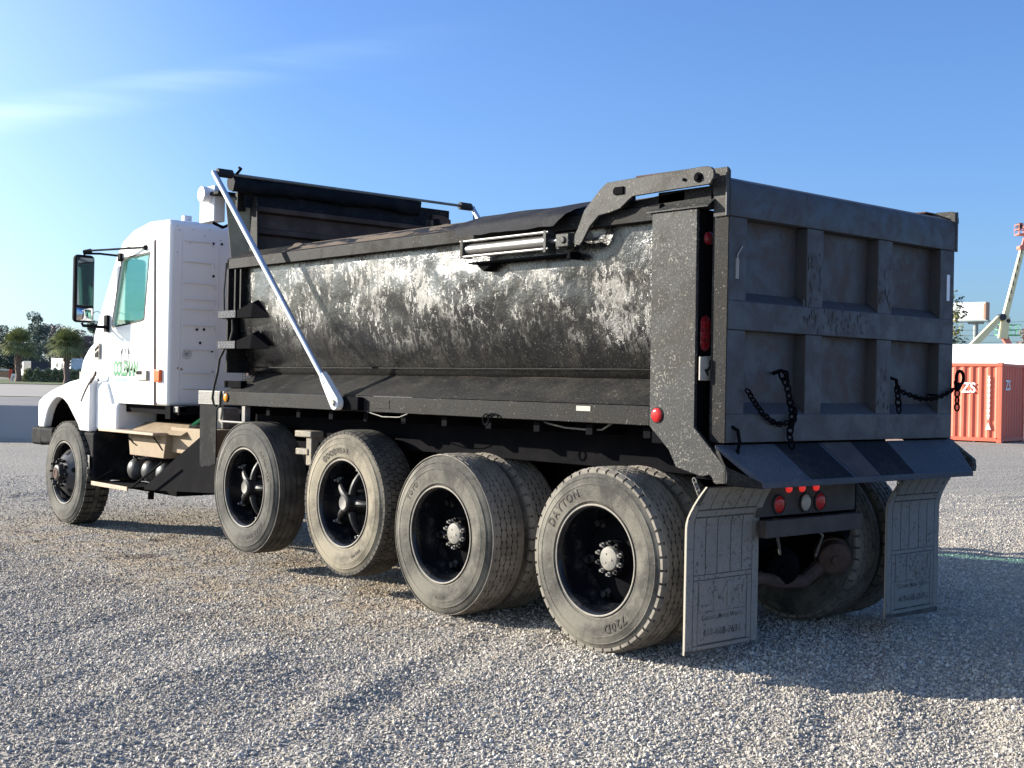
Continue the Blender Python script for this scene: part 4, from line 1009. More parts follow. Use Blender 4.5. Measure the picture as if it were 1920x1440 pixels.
    mm.add([P(.17, .335, d*1.1), P(.83, .335, d*1.1), P(.83, .338, d*1.1), P(.17, .338, d*1.1)], [(0, 1, 2, 3)])
    obj('groove_lines', mm, 'flap_print', fl, fixn=False, smooth=None)
mudflap(-.075, .544, .118, .132); mudflap(1.856, 2.475, .114, .099)
# --- chains
def chain(name, path, link=.045, r=.0048, mat='chassis_black'):
    P = [Vector(p) for p in path]; seg = [(P[i+1]-P[i]).length for i in range(len(P)-1)]; Ltot = sum(seg)
    def at(s_):
        for i, l_ in enumerate(seg):
            if s_ <= l_ or i == len(seg)-1: return P[i].lerp(P[i+1], min(1, s_/l_)), (P[i+1]-P[i]).normalized()
            s_ -= l_
    n = max(1, int(Ltot/(link*.68))); m = MB()
    for i in range(n):
        c_, d_ = at((i+.5)*Ltot/n)
        side_ = d_.cross(Vector((0, 1, 0)));
        if side_.length < .1: side_ = Vector((1, 0, 0))
        side_.normalize(); nn = d_.cross(side_).normalized()
        a_ = side_ if i % 2 else nn
        a_ = (a_+ (nn if i % 2 else side_)*.25).normalized()
        pts = []
        for k_ in range(12):
            t = 2*pi*k_/12; pts.append(c_+d_*(link*.5*cos(t))+a_*(link*.30*sin(t)))
        m.tube(pts, r, 6, closed=True)
    return obj(name, m, mat, T)
def tgq(x_, z_, y=-.022): return (x_, y, z_)
chain('chain', [tgq(.20, 1.56), tgq(.26, 1.50), tgq(.34, 1.43), tgq(.43, 1.385), tgq(.50, 1.37), tgq(.57, 1.38)])
chain('chain', [(.565, .03, 1.66), (.575, -.01, 1.58), (.585, -.022, 1.50), (.60, -.03, 1.43), (.59, -.03, 1.37), (.575, -.03, 1.31), (.575, -.05, 1.24)], .055, .0062)
chain('chain', [(.575, -.03, 1.37), (.61, -.04, 1.40), (.60, -.045, 1.46)], .05, .0062)
c = MB(); c.tube([(.545, .07, 1.655), (.55, .02, 1.672), (.575, -.005, 1.665), (.58, -.01, 1.60)], .011, 8); obj('chain_hook', c, 'chassis_black', T)
c = MB(); c.tube([(1.655, .07, 1.63), (1.66, .02, 1.65), (1.685, -.005, 1.64), (1.69, -.01, 1.58)], .011, 8); obj('chain_hook', c, 'chassis_black', T)
chain('chain', [(1.69, -.01, 1.60), (1.685, -.02, 1.52), (1.70, -.02, 1.44)], .055, .0058)
chain('chain', [(1.71, -.01, 1.575), (1.80, -.02, 1.55), (1.93, -.022, 1.525), (2.07, -.022, 1.525), (2.18, -.022, 1.54), (2.30, -.022, 1.575), (2.36, -.02, 1.60)])
c = MB()
for i in range(5): c.box(1.99+i*.012, 2.06+i*.012, -.04, -.03, 1.548-i*.001, 1.556)
obj('chain_tag', c, 'chassis_black', T)
# grab hook at the right edge with a tail of chain
hk = [(2.36+.055+.045*cos(a), 1.665+.045*sin(a)) for a in np.linspace(-.9, pi+.35, 18)]
c = MB(); c.tube([(p[0], -.02, p[1]) for p in hk]+[(2.355, -.02, 1.63)], .011, 8); c.prism([(2.355, 1.64), (2.440, 1.63), (2.405, 1.585), (2.37, 1.575)], 'y', -.030, -.010); obj('grab_hook', c, 'chassis_black', T)
chain('chain', [(2.385, -.02, 1.585), (2.385, -.02, 1.45)], .05, .006)
chain('chain', [(-.012, .16, 1.07), (-.005, .10, .94)], .035, .004, 'hub_grey')
c = MB(); c.tube([(.10, .0, 1.36), (.13, -.02, 1.34), (.135, -.03, 1.28), (.115, -.03, 1.20)], .010, 8); c.tube([(.06, .1, 1.34), (.08, .07, 1.36), (.11, .05, 1.34)], .012, 8); obj('hinge_hook', c, 'chassis_black', T)
chain('chain', [(1.75, -.0, 1.06), (1.74, .0, .93)], .035, .004, 'hub_grey')

# --- cab: shell cut from a bevelled block
def temp(mb, bevel=0, seg=4):
    me = mesh_of('tmp', mb, ['white_paint'], (0, 0, 0)); o = bpy.data.objects.new('tmp', me); col.objects.link(o)
    if bevel:
        b = o.modifiers.new('b', 'BEVEL'); b.width = bevel; b.segments = seg; b.limit_method = 'ANGLE'; b.angle_limit = RAD(30)
    return o
def baked(o):
    dg = bpy.context.evaluated_depsgraph_get(); dg.update(); me = bpy.data.meshes.new_from_object(o.evaluated_get(dg)); return me
XC = .10
profo = [(6.72, 1.30), (6.72, 3.02), (6.78, 3.065), (7.2, 3.075), (7.55, 3.02), (7.78, 2.93), (7.92, 2.80), (8.40, 2.08), (8.46, 1.98), (8.46, 1.30)]
so_ = MB().prism(profo, 'x', XC, W2-XC); shell = temp(so_, .055, 4)
profi = [(6.78, 1.36), (6.78, 2.97), (6.83, 3.01), (7.2, 3.02), (7.54, 2.97), (7.75, 2.885), (7.86, 2.79), (8.33, 2.08), (8.40, 1.97), (8.40, 1.36)]
inner = temp(MB().prism(profi, 'x', XC+.05, W2-XC-.05))
win = [(7.140, 2.760), (7.70, 2.742), (7.755, 2.715), (7.955, 2.10), (7.935, 2.078), (7.60, 2.10), (7.30, 2.125), (7.235, 2.135)]
cut1 = temp(MB().prism([(a, b) for a, b in win], 'x', -.2, 2.8))
cut2 = temp(MB().prism([(7.60, 2.93), (8.7, 2.93), (8.7, 2.16), (8.2, 2.16)], 'x', XC+.09, W2-XC-.09))
for cu in (inner, cut1, cut2):
    b = shell.modifiers.new('c', 'BOOLEAN'); b.operation = 'DIFFERENCE'; b.object = cu; b.solver = 'EXACT'
me = baked(shell); me.name = 'cab'
for v in me.vertices: v.co -= Vector((1.2, 4.5, 0))
me.polygons.foreach_set('use_smooth', [True]*len(me.polygons)); me.set_sharp_from_angle(angle=RAD(25))
for o in (shell, inner, cut1, cut2): bpy.data.objects.remove(o)
cab = bpy.data.objects.new('cab', me); col.objects.link(cab); cab.parent = T; WO[cab.name] = WO[T.name]
# rear wall pressings, holes and rust bleeds
RW = 6.718
for z_, x1_ in ((2.868, .53), (2.672, .545), (2.47, .56), (2.318, .56), (2.227, .545), (2.071, .56), (1.84, .57), (1.62, .57), (1.47, .60)):
    c = MB(); c.box(.235, x1_, RW-.012, RW, z_-.006, z_+.006); c.box(x1_-.010, x1_, RW-.010, RW, z_-.045, z_-.006); obj('pressed_rib', c, 'white_paint', cab, bevel=.002)
c = MB(); c.box(.205, .211, RW-.003, RW, 1.34, 2.95); c.box(.595, .600, RW-.003, RW, 1.34, 2.85); obj('panel_crease', c, 'white_paint', cab)
c = MB()
for x_, z_ in ((.542, 2.863), (.632, 2.865), (.549, 2.55), (.386, 2.031), (.46, 2.035), (.422, 1.905), (.55, 1.83), (.17, 2.75), (.165, 3.0), (.19, 2.96), (.33, 2.98), (.50, 2.99), (.45, 2.93), (.62, 2.9), (.30, 2.85)):
    m_ = .013 if (x_, z_) in ((.542, 2.863), (.632, 2.865), (.549, 2.55), (.386, 2.031), (.46, 2.035), (.422, 1.905), (.55, 1.83)) else .004
    c.cyl((x_, RW-.003, z_), (x_, RW+.002, z_), m_, 14)
obj('plug_hole', c, 'hole_black', cab)
c = MB()
for t_ in (.045, .030): c.tube([(.287+t_*cos(a), RW-.002, 1.794+t_*sin(a)) for a in np.linspace(0, 2*pi, 25)[:-1]], .0018, 5, closed=True)
for a in (0.3, 1.4, 2.6, 3.7, 4.9): c.box(.287+.012*cos(a)-.009, .287+.012*cos(a)+.009, RW-.0025, RW-.0005, 1.794+.012*sin(a)-.006, 1.794+.012*sin(a)+.004)
obj('round_badge', c, 'sign_grey', cab)
c = MB()
for x_, z_ in ((.2, 1.66), (.235, 1.65), (.56, 1.63)): c.cyl((x_, RW-.002, z_), (x_, RW+.002, z_), .012, 12)
obj('rust_spot', c, 'tan_step', cab)
# door
door = [(7.045, 2.870), (7.80, 2.842), (7.835, 2.80), (8.085, 2.06), (8.135, 1.98), (8.135, 1.305), (6.985, 1.305)]
c = MB(); c.prism(door, 'x', XC-.012, XC-.001, holes=[win]); dr = obj('door', c, 'white_paint', T, bevel=.002)
c = MB(); c.prism([(7.02, 2.885), (7.045, 2.885), (6.985, 1.30), (6.955, 1.30)], 'x', XC-.004, XC+.001)
c.prism([(7.045, 2.874), (7.80, 2.846), (7.80, 2.852), (7.04, 2.880)], 'x', XC-.006, XC+.001)
obj('door_gap', c, 'dark_gap', dr)
c = MB(); c.prism([(8.139, 1.30), (8.145, 1.30), (8.145, 2.0), (8.139, 2.0)], 'x', XC-.006, XC+.001); obj('door_gap', c, 'dark_gap', dr)
rim_o = [(7.125, 2.775), (7.705, 2.757), (7.768, 2.725), (7.973, 2.095), (7.945, 2.060), (7.60, 2.083), (7.295, 2.108), (7.222, 2.120)]
c = MB(); c.prism(rim_o, 'x', XC-.016, XC-.0125, holes=[win]); obj('window_seal', c, 'black_rubber', dr)
c = MB(); c.prism(win, 'x', XC+.008, XC+.012); obj('window_glass', c, 'cab_glass', dr)
c = MB(); c.prism([(a, b) for a, b in win], 'x', W2-XC-.012, W2-XC-.008); obj('window_glass', c, 'cab_glass', T)
c = MB(); c.add([(XC+.08, 7.845, 2.845), (W2-XC-.08, 7.845, 2.845), (W2-XC-.08, 8.315, 2.14), (XC+.08, 8.315, 2.14)], [(0, 1, 2, 3)]); obj('windscreen', c, 'cab_glass', T, fixn=False)
c = MB(); c.box(XC-.030, XC-.0125, 7.09, 7.345, 1.535, 1.635); hn = obj('door_handle', c, 'keyhole_plate', dr, bevel=.010)
c = MB(); c.box(XC-.0335, XC-.0295, 7.22, 7.335, 1.595, 1.628); c.box(XC-.0330, XC-.0295, 7.095, 7.115, 1.54, 1.63); obj('handle_recess', c, 'hole_black', dr)
c = MB(); c.box(XC-.034, XC-.0, 6.835, 6.955, 1.525, 1.645); obj('side_marker', c, 'orange_lens', T, bevel=.012, seg=3)
# lettering on the door
XD = XC-.0128
def on_door(s, yc, z0, size, wid, mt, nm, off=.0, lay=0, sheary=0.):
    v, f = text_geo(s, size, off); w_ = max(p[0] for p in v)-min(p[0] for p in v); k_ = wid/w_; mm = MB()
    mm.add([(XD-.0008*(lay+1), yc-p[0]*k_, z0+p[1]) for p in v], f); obj(nm, mm, mt, dr, fixn=False, smooth=None)
on_door('COLEMAN', 7.625, 1.583, .195, .560, 'sign_dark_green', 'door_lettering', .010, 0)
on_door('COLEMAN', 7.625, 1.590, .180, .535, 'sign_green', 'door_lettering', .004, 1)
on_door('COLEMAN', 7.625, 1.612, .125, .505, 'sign_pale', 'door_lettering', -.008, 2)
on_door('HAULING LLC', 7.635, 1.525, .048, .40, 'sign_teal', 'door_lettering', .001, 0)
c = MB()
def dln(pts, r=.003): c.tube([(XD-.0012, a, b) for a, b in pts], r, 4)
dln([(7.82, 1.515), (7.63, 1.465), (7.44, 1.515)], .0022)
lx = 7.64
for pts in ([(lx-.065, 1.89), (lx+.065, 1.89), (lx+.075, 1.86), (lx-.075, 1.86), (lx-.065, 1.89)], [(lx-.075, 1.86), (lx-.085, 1.78), (lx+.085, 1.78), (lx+.075, 1.86)], [(lx-.06, 1.845), (lx-.065, 1.80), (lx-.005, 1.80), (lx-.005, 1.845), (lx-.06, 1.845)], [(lx+.06, 1.845), (lx+.065, 1.80), (lx+.005, 1.80), (lx+.005, 1.845), (lx+.06, 1.845)],
            [(lx-.085, 1.78), (lx-.075, 1.72), (lx+.075, 1.72), (lx+.085, 1.78)], [(lx-.045, 1.775), (lx-.045, 1.73), (lx+.045, 1.73), (lx+.045, 1.775)], [(lx, 1.775), (lx, 1.73)], [(lx-.075, 1.72), (lx-.095, 1.70), (lx-.09, 1.67), (lx+.09, 1.67), (lx+.095, 1.70), (lx+.075, 1.72)], [(lx-.10, 1.83), (lx-.10, 1.79)], [(lx+.10, 1.83), (lx+.10, 1.79)], [(lx-.085, 1.81), (lx-.21, 1.795)], [(lx-.09, 1.69), (lx-.12, 1.675)], [(lx+.09, 1.69), (lx+.12, 1.675)]):
    dln(pts)
obj('door_emblem', c, 'sign_grey', dr)
# interior
c = MB(); c.box(.35, .88, 6.95, 7.50, 1.72, 1.90); c.hexa([(.37, 6.92, 1.88), (.86, 6.92, 1.88), (.86, 7.08, 1.88), (.37, 7.08, 1.88), (.41, 6.86, 2.62), (.82, 6.86, 2.62), (.82, 6.97, 2.62), (.41, 6.97, 2.62)]); obj('seat', c, 'seat_grey', T, bevel=.04, seg=3)
obj('seat', c.mirrorx(), 'seat_grey', T, bevel=.04, seg=3)
c = MB(); c.box(.18, 2.22, 7.95, 8.35, 1.6, 2.08); obj('dashboard', c, 'seat_fabric', T, bevel=.03)
c = MB(); c.tube([(.62+.22*cos(a), 7.78+.10*sin(a), 2.06+.20*sin(a)) for a in np.linspace(0, 2*pi, 25)[:-1]], .014, 8, closed=True); c.cyl((.62, 7.78, 2.06), (.62, 7.98, 1.96), .025, 8); obj('steering_wheel', c, 'black_plastic', T)
# hood, loft of sections
def hood_sec(y):
    t = (y-8.16)/(9.86-8.16)
    half = 1.10-.06*t-.42*t*t; zt = 2.06-.16*t-.36*t*t; zb = 1.30+.0*t; r = .16
    cr = .10*(1-t*.4); pts = []
    pts.append((1.2-half-.02, zb)); pts.append((1.2-half-.005, zb+.3)); pts.append((1.2-half, zt-r-.06))
    for a in np.linspace(0, 90, 6): pts.append((1.2-half+r-r*cos(RAD(a)), zt-r-.02+r*sin(RAD(a))))
    for u in (.7, .4, .15): pts.append((1.2-half*u*.83, zt+cr*(1-u*u)))
    full = pts+[(2.4-p[0], p[1]) for p in reversed(pts)]
    return [(p[0], y, p[1]) for p in full]
c = MB(); secs = [hood_sec(y) for y in np.linspace(8.16, 9.86, 22)]; n_ = len(secs[0])
vs = [p for s_ in secs for p in s_]; fs = [(i*n_+j, i*n_+j+1, (i+1)*n_+j+1, (i+1)*n_+j) for i in range(21) for j in range(n_-1)]
fs.append(tuple(range(21*n_, 22*n_))); fs.append(tuple(range(n_-1, -1, -1))); c.add(vs, fs)
hood = obj('hood', c, 'white_paint', T, smooth=50)
c = MB(); c.box(XC-.007, XC+.05, 8.150, 8.158, 1.60, 2.02); c.prism([(8.158, 1.62), (8.156, 1.60), (8.23, 1.545), (8.31, 1.495), (8.41, 1.41), (8.50, 1.31), (8.485, 1.30), (8.395, 1.395), (8.30, 1.48), (8.22, 1.53), (8.14, 1.585), (8.14, 1.62)], 'x', -.006, .014); obj('hood_gap', c, 'dark_gap', T)
c = MB(); c.prism([(8.36, 1.855), (8.28, 1.90), (8.25, 1.91), (8.25, 1.75), (8.35, 1.75)], 'x', .075, .095); v_ = obj('hood_vent', c, 'keyhole_plate', hood)
c = MB(); c.prism([(8.34, 1.845), (8.26, 1.885), (8.26, 1.86), (8.34, 1.825)], 'x', .070, .0745); c.prism([(8.34, 1.80), (8.26, 1.83), (8.26, 1.765), (8.335, 1.765)], 'x', .070, .0745); obj('vent_slot', c, 'black_plastic', hood)
# fenders with a real arch
fen = [(9.66, 1.00), (9.675, 1.20), (9.66, 1.285), (9.55, 1.335), (9.32, 1.405), (9.05, 1.462), (8.81, 1.508), (8.5, 1.545), (8.30, 1.555), (8.27, 1.53), (8.27, 1.00), (8.53, 1.0), (8.56, 1.05), (8.65, 1.12), (8.76, 1.20), (8.85, 1.265), (8.94, 1.305), (9.02, 1.328), (9.09, 1.335), (9.17, 1.328), (9.24, 1.30), (9.32, 1.255), (9.38, 1.205), (9.43, 1.14), (9.466, 1.065), (9.50, 1.0)]
c = MB(); c.prism(fen, 'x', .0, .09); both('fender', c, 'white_paint', bevel=.032, seg=4)
fi = [(y_, z_-.02 if z_ > 1.25 and i_ < 11 else z_) for i_, (y_, z_) in enumerate(fen)]
c = MB(); c.prism([(9.64, 1.02), (9.655, 1.20), (9.64, 1.27), (9.54, 1.32), (9.32, 1.39), (9.05, 1.447), (8.81, 1.493), (8.5, 1.53), (8.31, 1.54), (8.28, 1.52)]+fen[10:], 'x', .091, .42); both('fender_liner', c, 'chassis_black')
c = MB(); c.prism([(9.655, 1.03), (9.66, 1.285), (9.55, 1.337), (9.32, 1.407), (9.05, 1.464), (8.81, 1.510), (8.30, 1.557), (8.30, 1.542), (8.81, 1.495), (9.05, 1.449), (9.32, 1.392), (9.54, 1.322), (9.64, 1.272), (9.64, 1.03)], 'x', .088, .55); both('fender_top', c, 'white_paint')
c = MB(); c.prism([(8.27, 1.52), (8.10, 1.535), (8.0, 1.50), (7.93, 1.40), (7.86, 1.30), (7.86, 1.25), (8.27, 1.25)], 'x', .06, .46); c.box(.06, .50, 7.75, 8.265, 1.02, 1.30); both('fender_rear', c, 'white_paint', bevel=.03, seg=3)
c = MB(); c.box(.02, .46, 8.20, 8.47, .50, .996); both('splash_guard', c, 'black_plastic', bevel=.03, seg=3)
c = MB(); c.box(-.004, .0, 8.24, 8.31, .62, .76); c.box(-.012, .0, 8.26, 8.30, .52, .64); obj('dried_mud', c, 'hub_grey', T, bevel=.003)
c = MB(); c.box(.43, 1.97, 8.30, 9.60, .85, 1.50); c.box(.42, .43, 7.9, 9.6, .9, 1.3); obj('engine_bay', c, 'chassis_black', T)
c = MB(); c.tube([(.30, 9.42, 1.16), (.30, 9.30, 1.13), (.30, 9.2, 1.14), (.30, 9.1, 1.18)], .012, 8); c.tube([(.32, 9.0, 1.14), (.32, 8.9, 1.17)], .014, 8); obj('brake_hose', c, 'hub_grey', T)
c = MB(); c.box(.0, 2.4, 9.56, 9.86, .80, 1.0); c.box(.0, .10, 9.25, 9.60, .82, 1.0); c.box(2.3, 2.4, 9.25, 9.60, .82, 1.0); obj('front_bumper', c, 'black_plastic', T, bevel=.03, seg=3)
c = MB(); c.box(.55, 1.85, 9.86, 9.885, 1.05, 1.62)
for i in range(9): c.box(.60, 1.80, 9.885, 9.90, 1.10+i*.055, 1.115+i*.055)
obj('grille', c, 'steel_polished', T)
c = MB(); c.box(.12, .50, 9.62, 9.70, 1.05, 1.25); both('headlight', c, 'clear_lens', bevel=.03)
# cab underside: sill, fuel and exhaust
c = MB(); c.box(.16, 2.24, 6.6, 8.2, 1.22, 1.298); c.box(.12, .20, 6.70, 6.80, 1.18, 1.30); obj('cab_sill', c, 'chassis_black', T)
c = MB(); c.box(.15, .24, 6.60, 6.72, 1.24, 1.30); c.box(.40, .58, 6.2, 6.6, 1.10, 1.30); obj('cab_mount', c, 'hub_grey', T, bevel=.01)
c = MB(); c.tube([(.30, 6.60, 1.12), (.36, 6.55, 1.18), (.45, 6.5, 1.21), (.5, 6.45, 1.18)], .018, 8); obj('air_line', c, 'hydraulic_green', T)
# battery box, steps, tanks
c = MB(); c.prism([(7.62, .975), (7.58, .80), (6.84, .80), (6.80, .97), (6.80, 1.03), (7.62, 1.03)], 'x', .13, .50); c.box(.20, .60, 6.10, 6.84, .86, 1.10); c.prism([(.13, 1.03), (.30, 1.125), (.60, 1.125), (.60, 1.03)], 'y', 6.50, 7.60)
bb = obj('battery_box', c, 'tan_box', T, bevel=.006)
c = MB(); c.box(-.01, .14, 6.78, 8.02, 1.020, 1.046); obj('upper_step', c, 'tan_step', T, bevel=.004)
o = obj('step_cleats', diamonds(.129, 6.9, 7.55, .97, 1.018, .003, .02), 'chassis_black', T, fixn=False, smooth=None); o['kind'] = 'stuff'
c = MB(); c.tube([(.10, 7.66, 1.02), (.125, 7.50, .92), (.125, 7.42, .90)], .006, 6); c.tube([(.10, 7.0, 1.0), (.125, 6.92, .92), (.125, 6.86, .88)], .006, 6); obj('step_stay', c, 'chassis_black', T)
c = MB(); c.box(.0, .42, 7.32, 8.16, .485, .497); ls = obj('lower_step', c, 'chassis_black', T)
c = MB(); c.box(-.012, .002, 7.32, 8.17, .462, .503); obj('step_edge', c, 'tan_step', T, bevel=.003)
c = MB(); c.tube([(.035, 7.33, .49), (.035, 6.66, .78)], .012, 6); c.tube([(.0, 8.14, .50), (.30, 7.90, .74), (.34, 7.60, .79)], .007, 6); c.tube([(.33, 7.9, .755), (.33, 6.7, .79)], .010, 6); obj('step_gusset', c, 'chassis_black', T)
c = MB(); c.prism([(6.66, .80), (6.10, 1.06), (5.90, 1.06), (5.84, .78), (5.62, .78), (5.62, .56), (7.30, .47), (7.28, .50)], 'x', .15, .162); obj('side_fairing', c, 'chassis_black', T)
for y_ in (7.70, 7.38, 7.06):
    c = MB(); c.lathe([(.175, .001), (.178, .03), (.186, .06), (.203, .085), (.225, .102), (.25, .109), (.62, .109), (.66, .06), (.67, .001)], (0, y_, .645), 28); obj('air_tank', c, 'tank_grey', T)
c = MB()
for y_ in (7.55, 7.22):
    c.tube([(.20, y_+.09, .83), (.17, y_+.04, .80), (.18, y_, .77), (.20, y_-.03, .74)], .010, 6); c.cyl((.19, y_+.06, .84), (.19, y_+.06, .79), .014, 8); c.cyl((.18, y_, .80), (.22, y_-.02, .79), .012, 8)
obj('air_fittings', c, 'chassis_black', T)
c = MB(); c.box(.35, .78, 7.0, 8.1, .42, .47); c.cyl((.3, 7.45, .43), (.3, 7.45, .36), .03, 10); obj('tank_tray', c, 'chassis_black', T)
# mirror
c = MB(); c.box(-.272, -.060, 8.04, 8.13, 2.105, 2.785); mr = obj('mirror', c, 'black_plastic', T, bevel=.044, seg=5)
c = MB(); c.box(-.250, -.086, 8.033, 8.0395, 2.275, 2.755); obj('mirror_glass', c, 'mirror_glass', mr, bevel=.003)
c = MB(); c.grid(lambda u, v: (-.250+.164*u, 8.036-.022*(1-(2*u-1)**2)*(1-(2*v-1)**2)**.5 if 0 < v < 1 else 8.038, 2.125+.125*v), [i/10 for i in range(11)], [i/10 for i in range(11)], flip=True); obj('convex_glass', c, 'convex_mirror', mr, fixn=False, smooth=180)
mr2 = obj('mirror', MB().box(2.46, 2.672, 8.04, 8.13, 2.105, 2.785), 'white_plastic', T, bevel=.044, seg=5); obj('mirror_glass', MB().box(2.486, 2.650, 8.033, 8.0395, 2.275, 2.755), 'mirror_glass', mr2, bevel=.003)
c = MB(); c.tube([(2.565, 8.08, 2.785), (2.56, 8.07, 2.825), (2.315, 7.20, 2.822)], .011, 8); c.tube([(2.57, 8.09, 2.10), (2.4, 8.06, 2.068), (2.325, 8.05, 2.07)], .016, 8); obj('mirror_arm', c, 'black_plastic', T)
c = MB(); c.tube([(-.165, 8.08, 2.785), (-.16, 8.07, 2.825), (-.10, 7.95, 2.828), (.085, 7.20, 2.822)], .011, 8); c.tube([(-.16, 8.09, 2.80), (-.05, 7.98, 2.80), (.085, 7.78, 2.775)], .011, 8)
c.cyl((-.17, 8.08, 2.81), (-.12, 8.02, 2.825), .024, 10); c.cyl((.07, 7.22, 2.815), (.10, 7.20, 2.825), .026, 10); c.box(.06, .10, 7.74, 7.80, 2.72, 2.80)
obj('mirror_arm', c, 'black_plastic', T)
c = MB(); c.tube([(-.17, 8.09, 2.10), (-.165, 8.08, 2.075), (.0, 8.06, 2.068), (.075, 8.05, 2.07)], .016, 8); c.box(.055, .095, 8.02, 8.09, 2.02, 2.19); obj('mirror_bracket', c, 'black_plastic', T, bevel=.006)
c = MB(); c.tube([(-.07+.055+.055*cos(a), 8.09, 2.16+.065*sin(a)) for a in np.linspace(2.6, -1.9, 14)], .0035, 5); obj('mirror_wire', c, 'hub_grey', T)
c = MB(); c.tube([(.08, 8.06, 2.18), (.07, 7.98, 2.42), (.085, 7.93, 2.60)], .003, 5); obj('antenna', c, 'black_rubber', T)
c = MB(); c.box(.305, .385, 6.86, 6.92, 3.07, 3.125); obj('roof_lamp', c, 'reflector', T, bevel=.006)
for x_, y_ in ((.35, 7.55), (.30, 7.78)):
    c = MB(); c.box(x_, x_+.10, y_, y_+.06, 2.99, 3.05); obj('roof_marker', c, 'hub_grey', T, bevel=.01)
# ------------------------------------------------------------------ background
HD = Vector((sin(YAW), cos(YAW), 0)); HR = Vector((cos(YAW), -sin(YAW), 0))
def at(lat, D):
    # a spot on the ground D metres ahead of the viewpoint and lat metres to its right
    p = Vector((CAM.x, CAM.y, 0))+HD*D+HR*lat; return p.x, p.y, hfar(p.x, p.y)
def latpx(px, D): return (px-960)/FPX*D
def frame_rot(): return -YAW      # local x = right of view, local y = away
# concrete barrier ahead of the bumper
x_, y_, z_ = at(-12.2, 30.5)
t = thing('concrete_barrier', 'long grey concrete barrier in its own shade beyond the front bumper', 'barrier', (x_, y_, z_), rz=frame_rot())
WO[t.name] = (0, 0, 0)
c = MB(); pr = [(-.30, .0), (-.30, .08), (-.24, .30), (-.10, .83), (.10, .83), (.24, .30), (.30, .08), (.30, .0)]
c.prism([(p[0], p[1]) for p in pr if p[1] > .07], 'x', -6.0, 2.6); 
for a, b in ((-6, -3.2), (-2.55, .9), (1.4, 2.6)): c.box(a, b, -.30, .30, -.02, .079)
o = bpy.data.objects.new('barrier_body', mesh_of('barrier_body', c, ['concrete'], (0, 0, 0), 30)); col.objects.link(o); o.parent = t
c = MB(); c.box(-6, 2.6, -.03, .03, .83, .845); o = bpy.data.objects.new('barrier_cap', mesh_of('barrier_cap', c, ['concrete'], (0, 0, 0), 30)); col.objects.link(o); o.parent = t
def part(name, mb, mats, t, smooth=35, bevel=0):
    if isinstance(mats, str): mats = [mats]
    o = bpy.data.objects.new(name, mesh_of(name, mb, mats, (0, 0, 0), smooth)); col.objects.link(o); o.parent = t
    if bevel:
        b = o.modifiers.new('bevel', 'BEVEL'); b.width = bevel; b.segments = 2; b.limit_method = 'ANGLE'
    return o
# far street: sheets a few mm over the ground
def sheet(name, D0, D1, l0, l1, mt, dz):
    c = MB(); c.grid(lambda a, b: (lambda q: (q[0], q[1], ground_z(q[0], q[1])+dz))(at(b, a)), list(np.linspace(D0, D1, 28)), list(np.linspace(l0, l1, 28))); return structure(obj(name, c, mt, fixn=False, smooth=180))
sheet('road', 78, 128, -90, 60, 'asphalt_pale', .03); sheet('parking_lot', 56, 75, -70, 40, 'asphalt', .03); sheet('verge', 130, 175, -110, 60, 'grass_dull', .05)
# palms
def palm(lat, D, h, cr, label, seed):
    rnd = random.Random(seed); x_, y_, z_ = at(lat, D)
    t = thing('palm_tree', label, 'palm tree', (x_, y_, z_), 'palms along the far verge'); c = MB()
    ht = h-cr*.85; r0 = .30
    pts = [(0, 0, -.1)]+[(.05*sin(i), .03*i/10, ht*i/10) for i in range(1, 11)]
    c.tube(pts, [r0*1.4, r0*1.15]+[r0*(1+.10*(i % 2)) for i in range(9)], 10); 
    for i in range(46):
        z = ht*(.35+.65*rnd.random()); a = rnd.uniform(0, 6.28); c.hexa([(r0*cos(a)-.05, r0*sin(a)-.05, z), (r0*cos(a)+.05, r0*sin(a)-.05, z), (r0*cos(a)+.05, r0*sin(a)+.05, z), (r0*cos(a)-.05, r0*sin(a)+.05, z)]+[(r0*1.45*cos(a)+dx, r0*1.45*sin(a)+dy, z+.25) for dx, dy in ((-.04, -.04), (.04, -.04), (.04, .04), (-.04, .04))])
    part('trunk', c, 'palm_bark', t)
    c = MB(); top = Vector((0, 0, ht+cr*.10))
    for i in range(74):
        el = RAD(rnd.uniform(-30, 85)); a = rnd.uniform(0, 2*pi); L_ = cr*rnd.uniform(.72, 1.02)
        d_ = Vector((cos(a)*cos(el), sin(a)*cos(el), sin(el))); base = top+d_*L_*.35; droop = Vector((0, 0, -1))
        tip = top+d_*L_; side_ = d_.cross(Vector((0, 0, 1))).normalized(); nn = side_.cross(d_)
        c.tube([top, base], .02, 4)
        nb = 15
        for j in range(nb):
            an = RAD(-85+170*j/(nb-1)); ll = L_*.62*(.75+.25*cos(an))
            q = d_*cos(an)+side_*sin(an)+nn*rnd.uniform(-.12, .12); e = base+q*ll+droop*ll*.22*(1+abs(sin(an)))
            m_ = base+q*ll*.55; w_ = side_*.055*cos(an)-d_*.055*sin(an)
            c.add([base, m_+w_, e, m_-w_], [(0, 1, 2, 3)])
    part('crown', c, 'palm_leaf', t, None)
palm(latpx(34, 148), 148, 6.5, 3.1, 'palm tree at the left edge of the photo, beside the barricade', 1)
palm(latpx(125, 140), 140, 6.3, 3.0, 'palm tree nearest the truck hood, rising out of the hedge', 2)
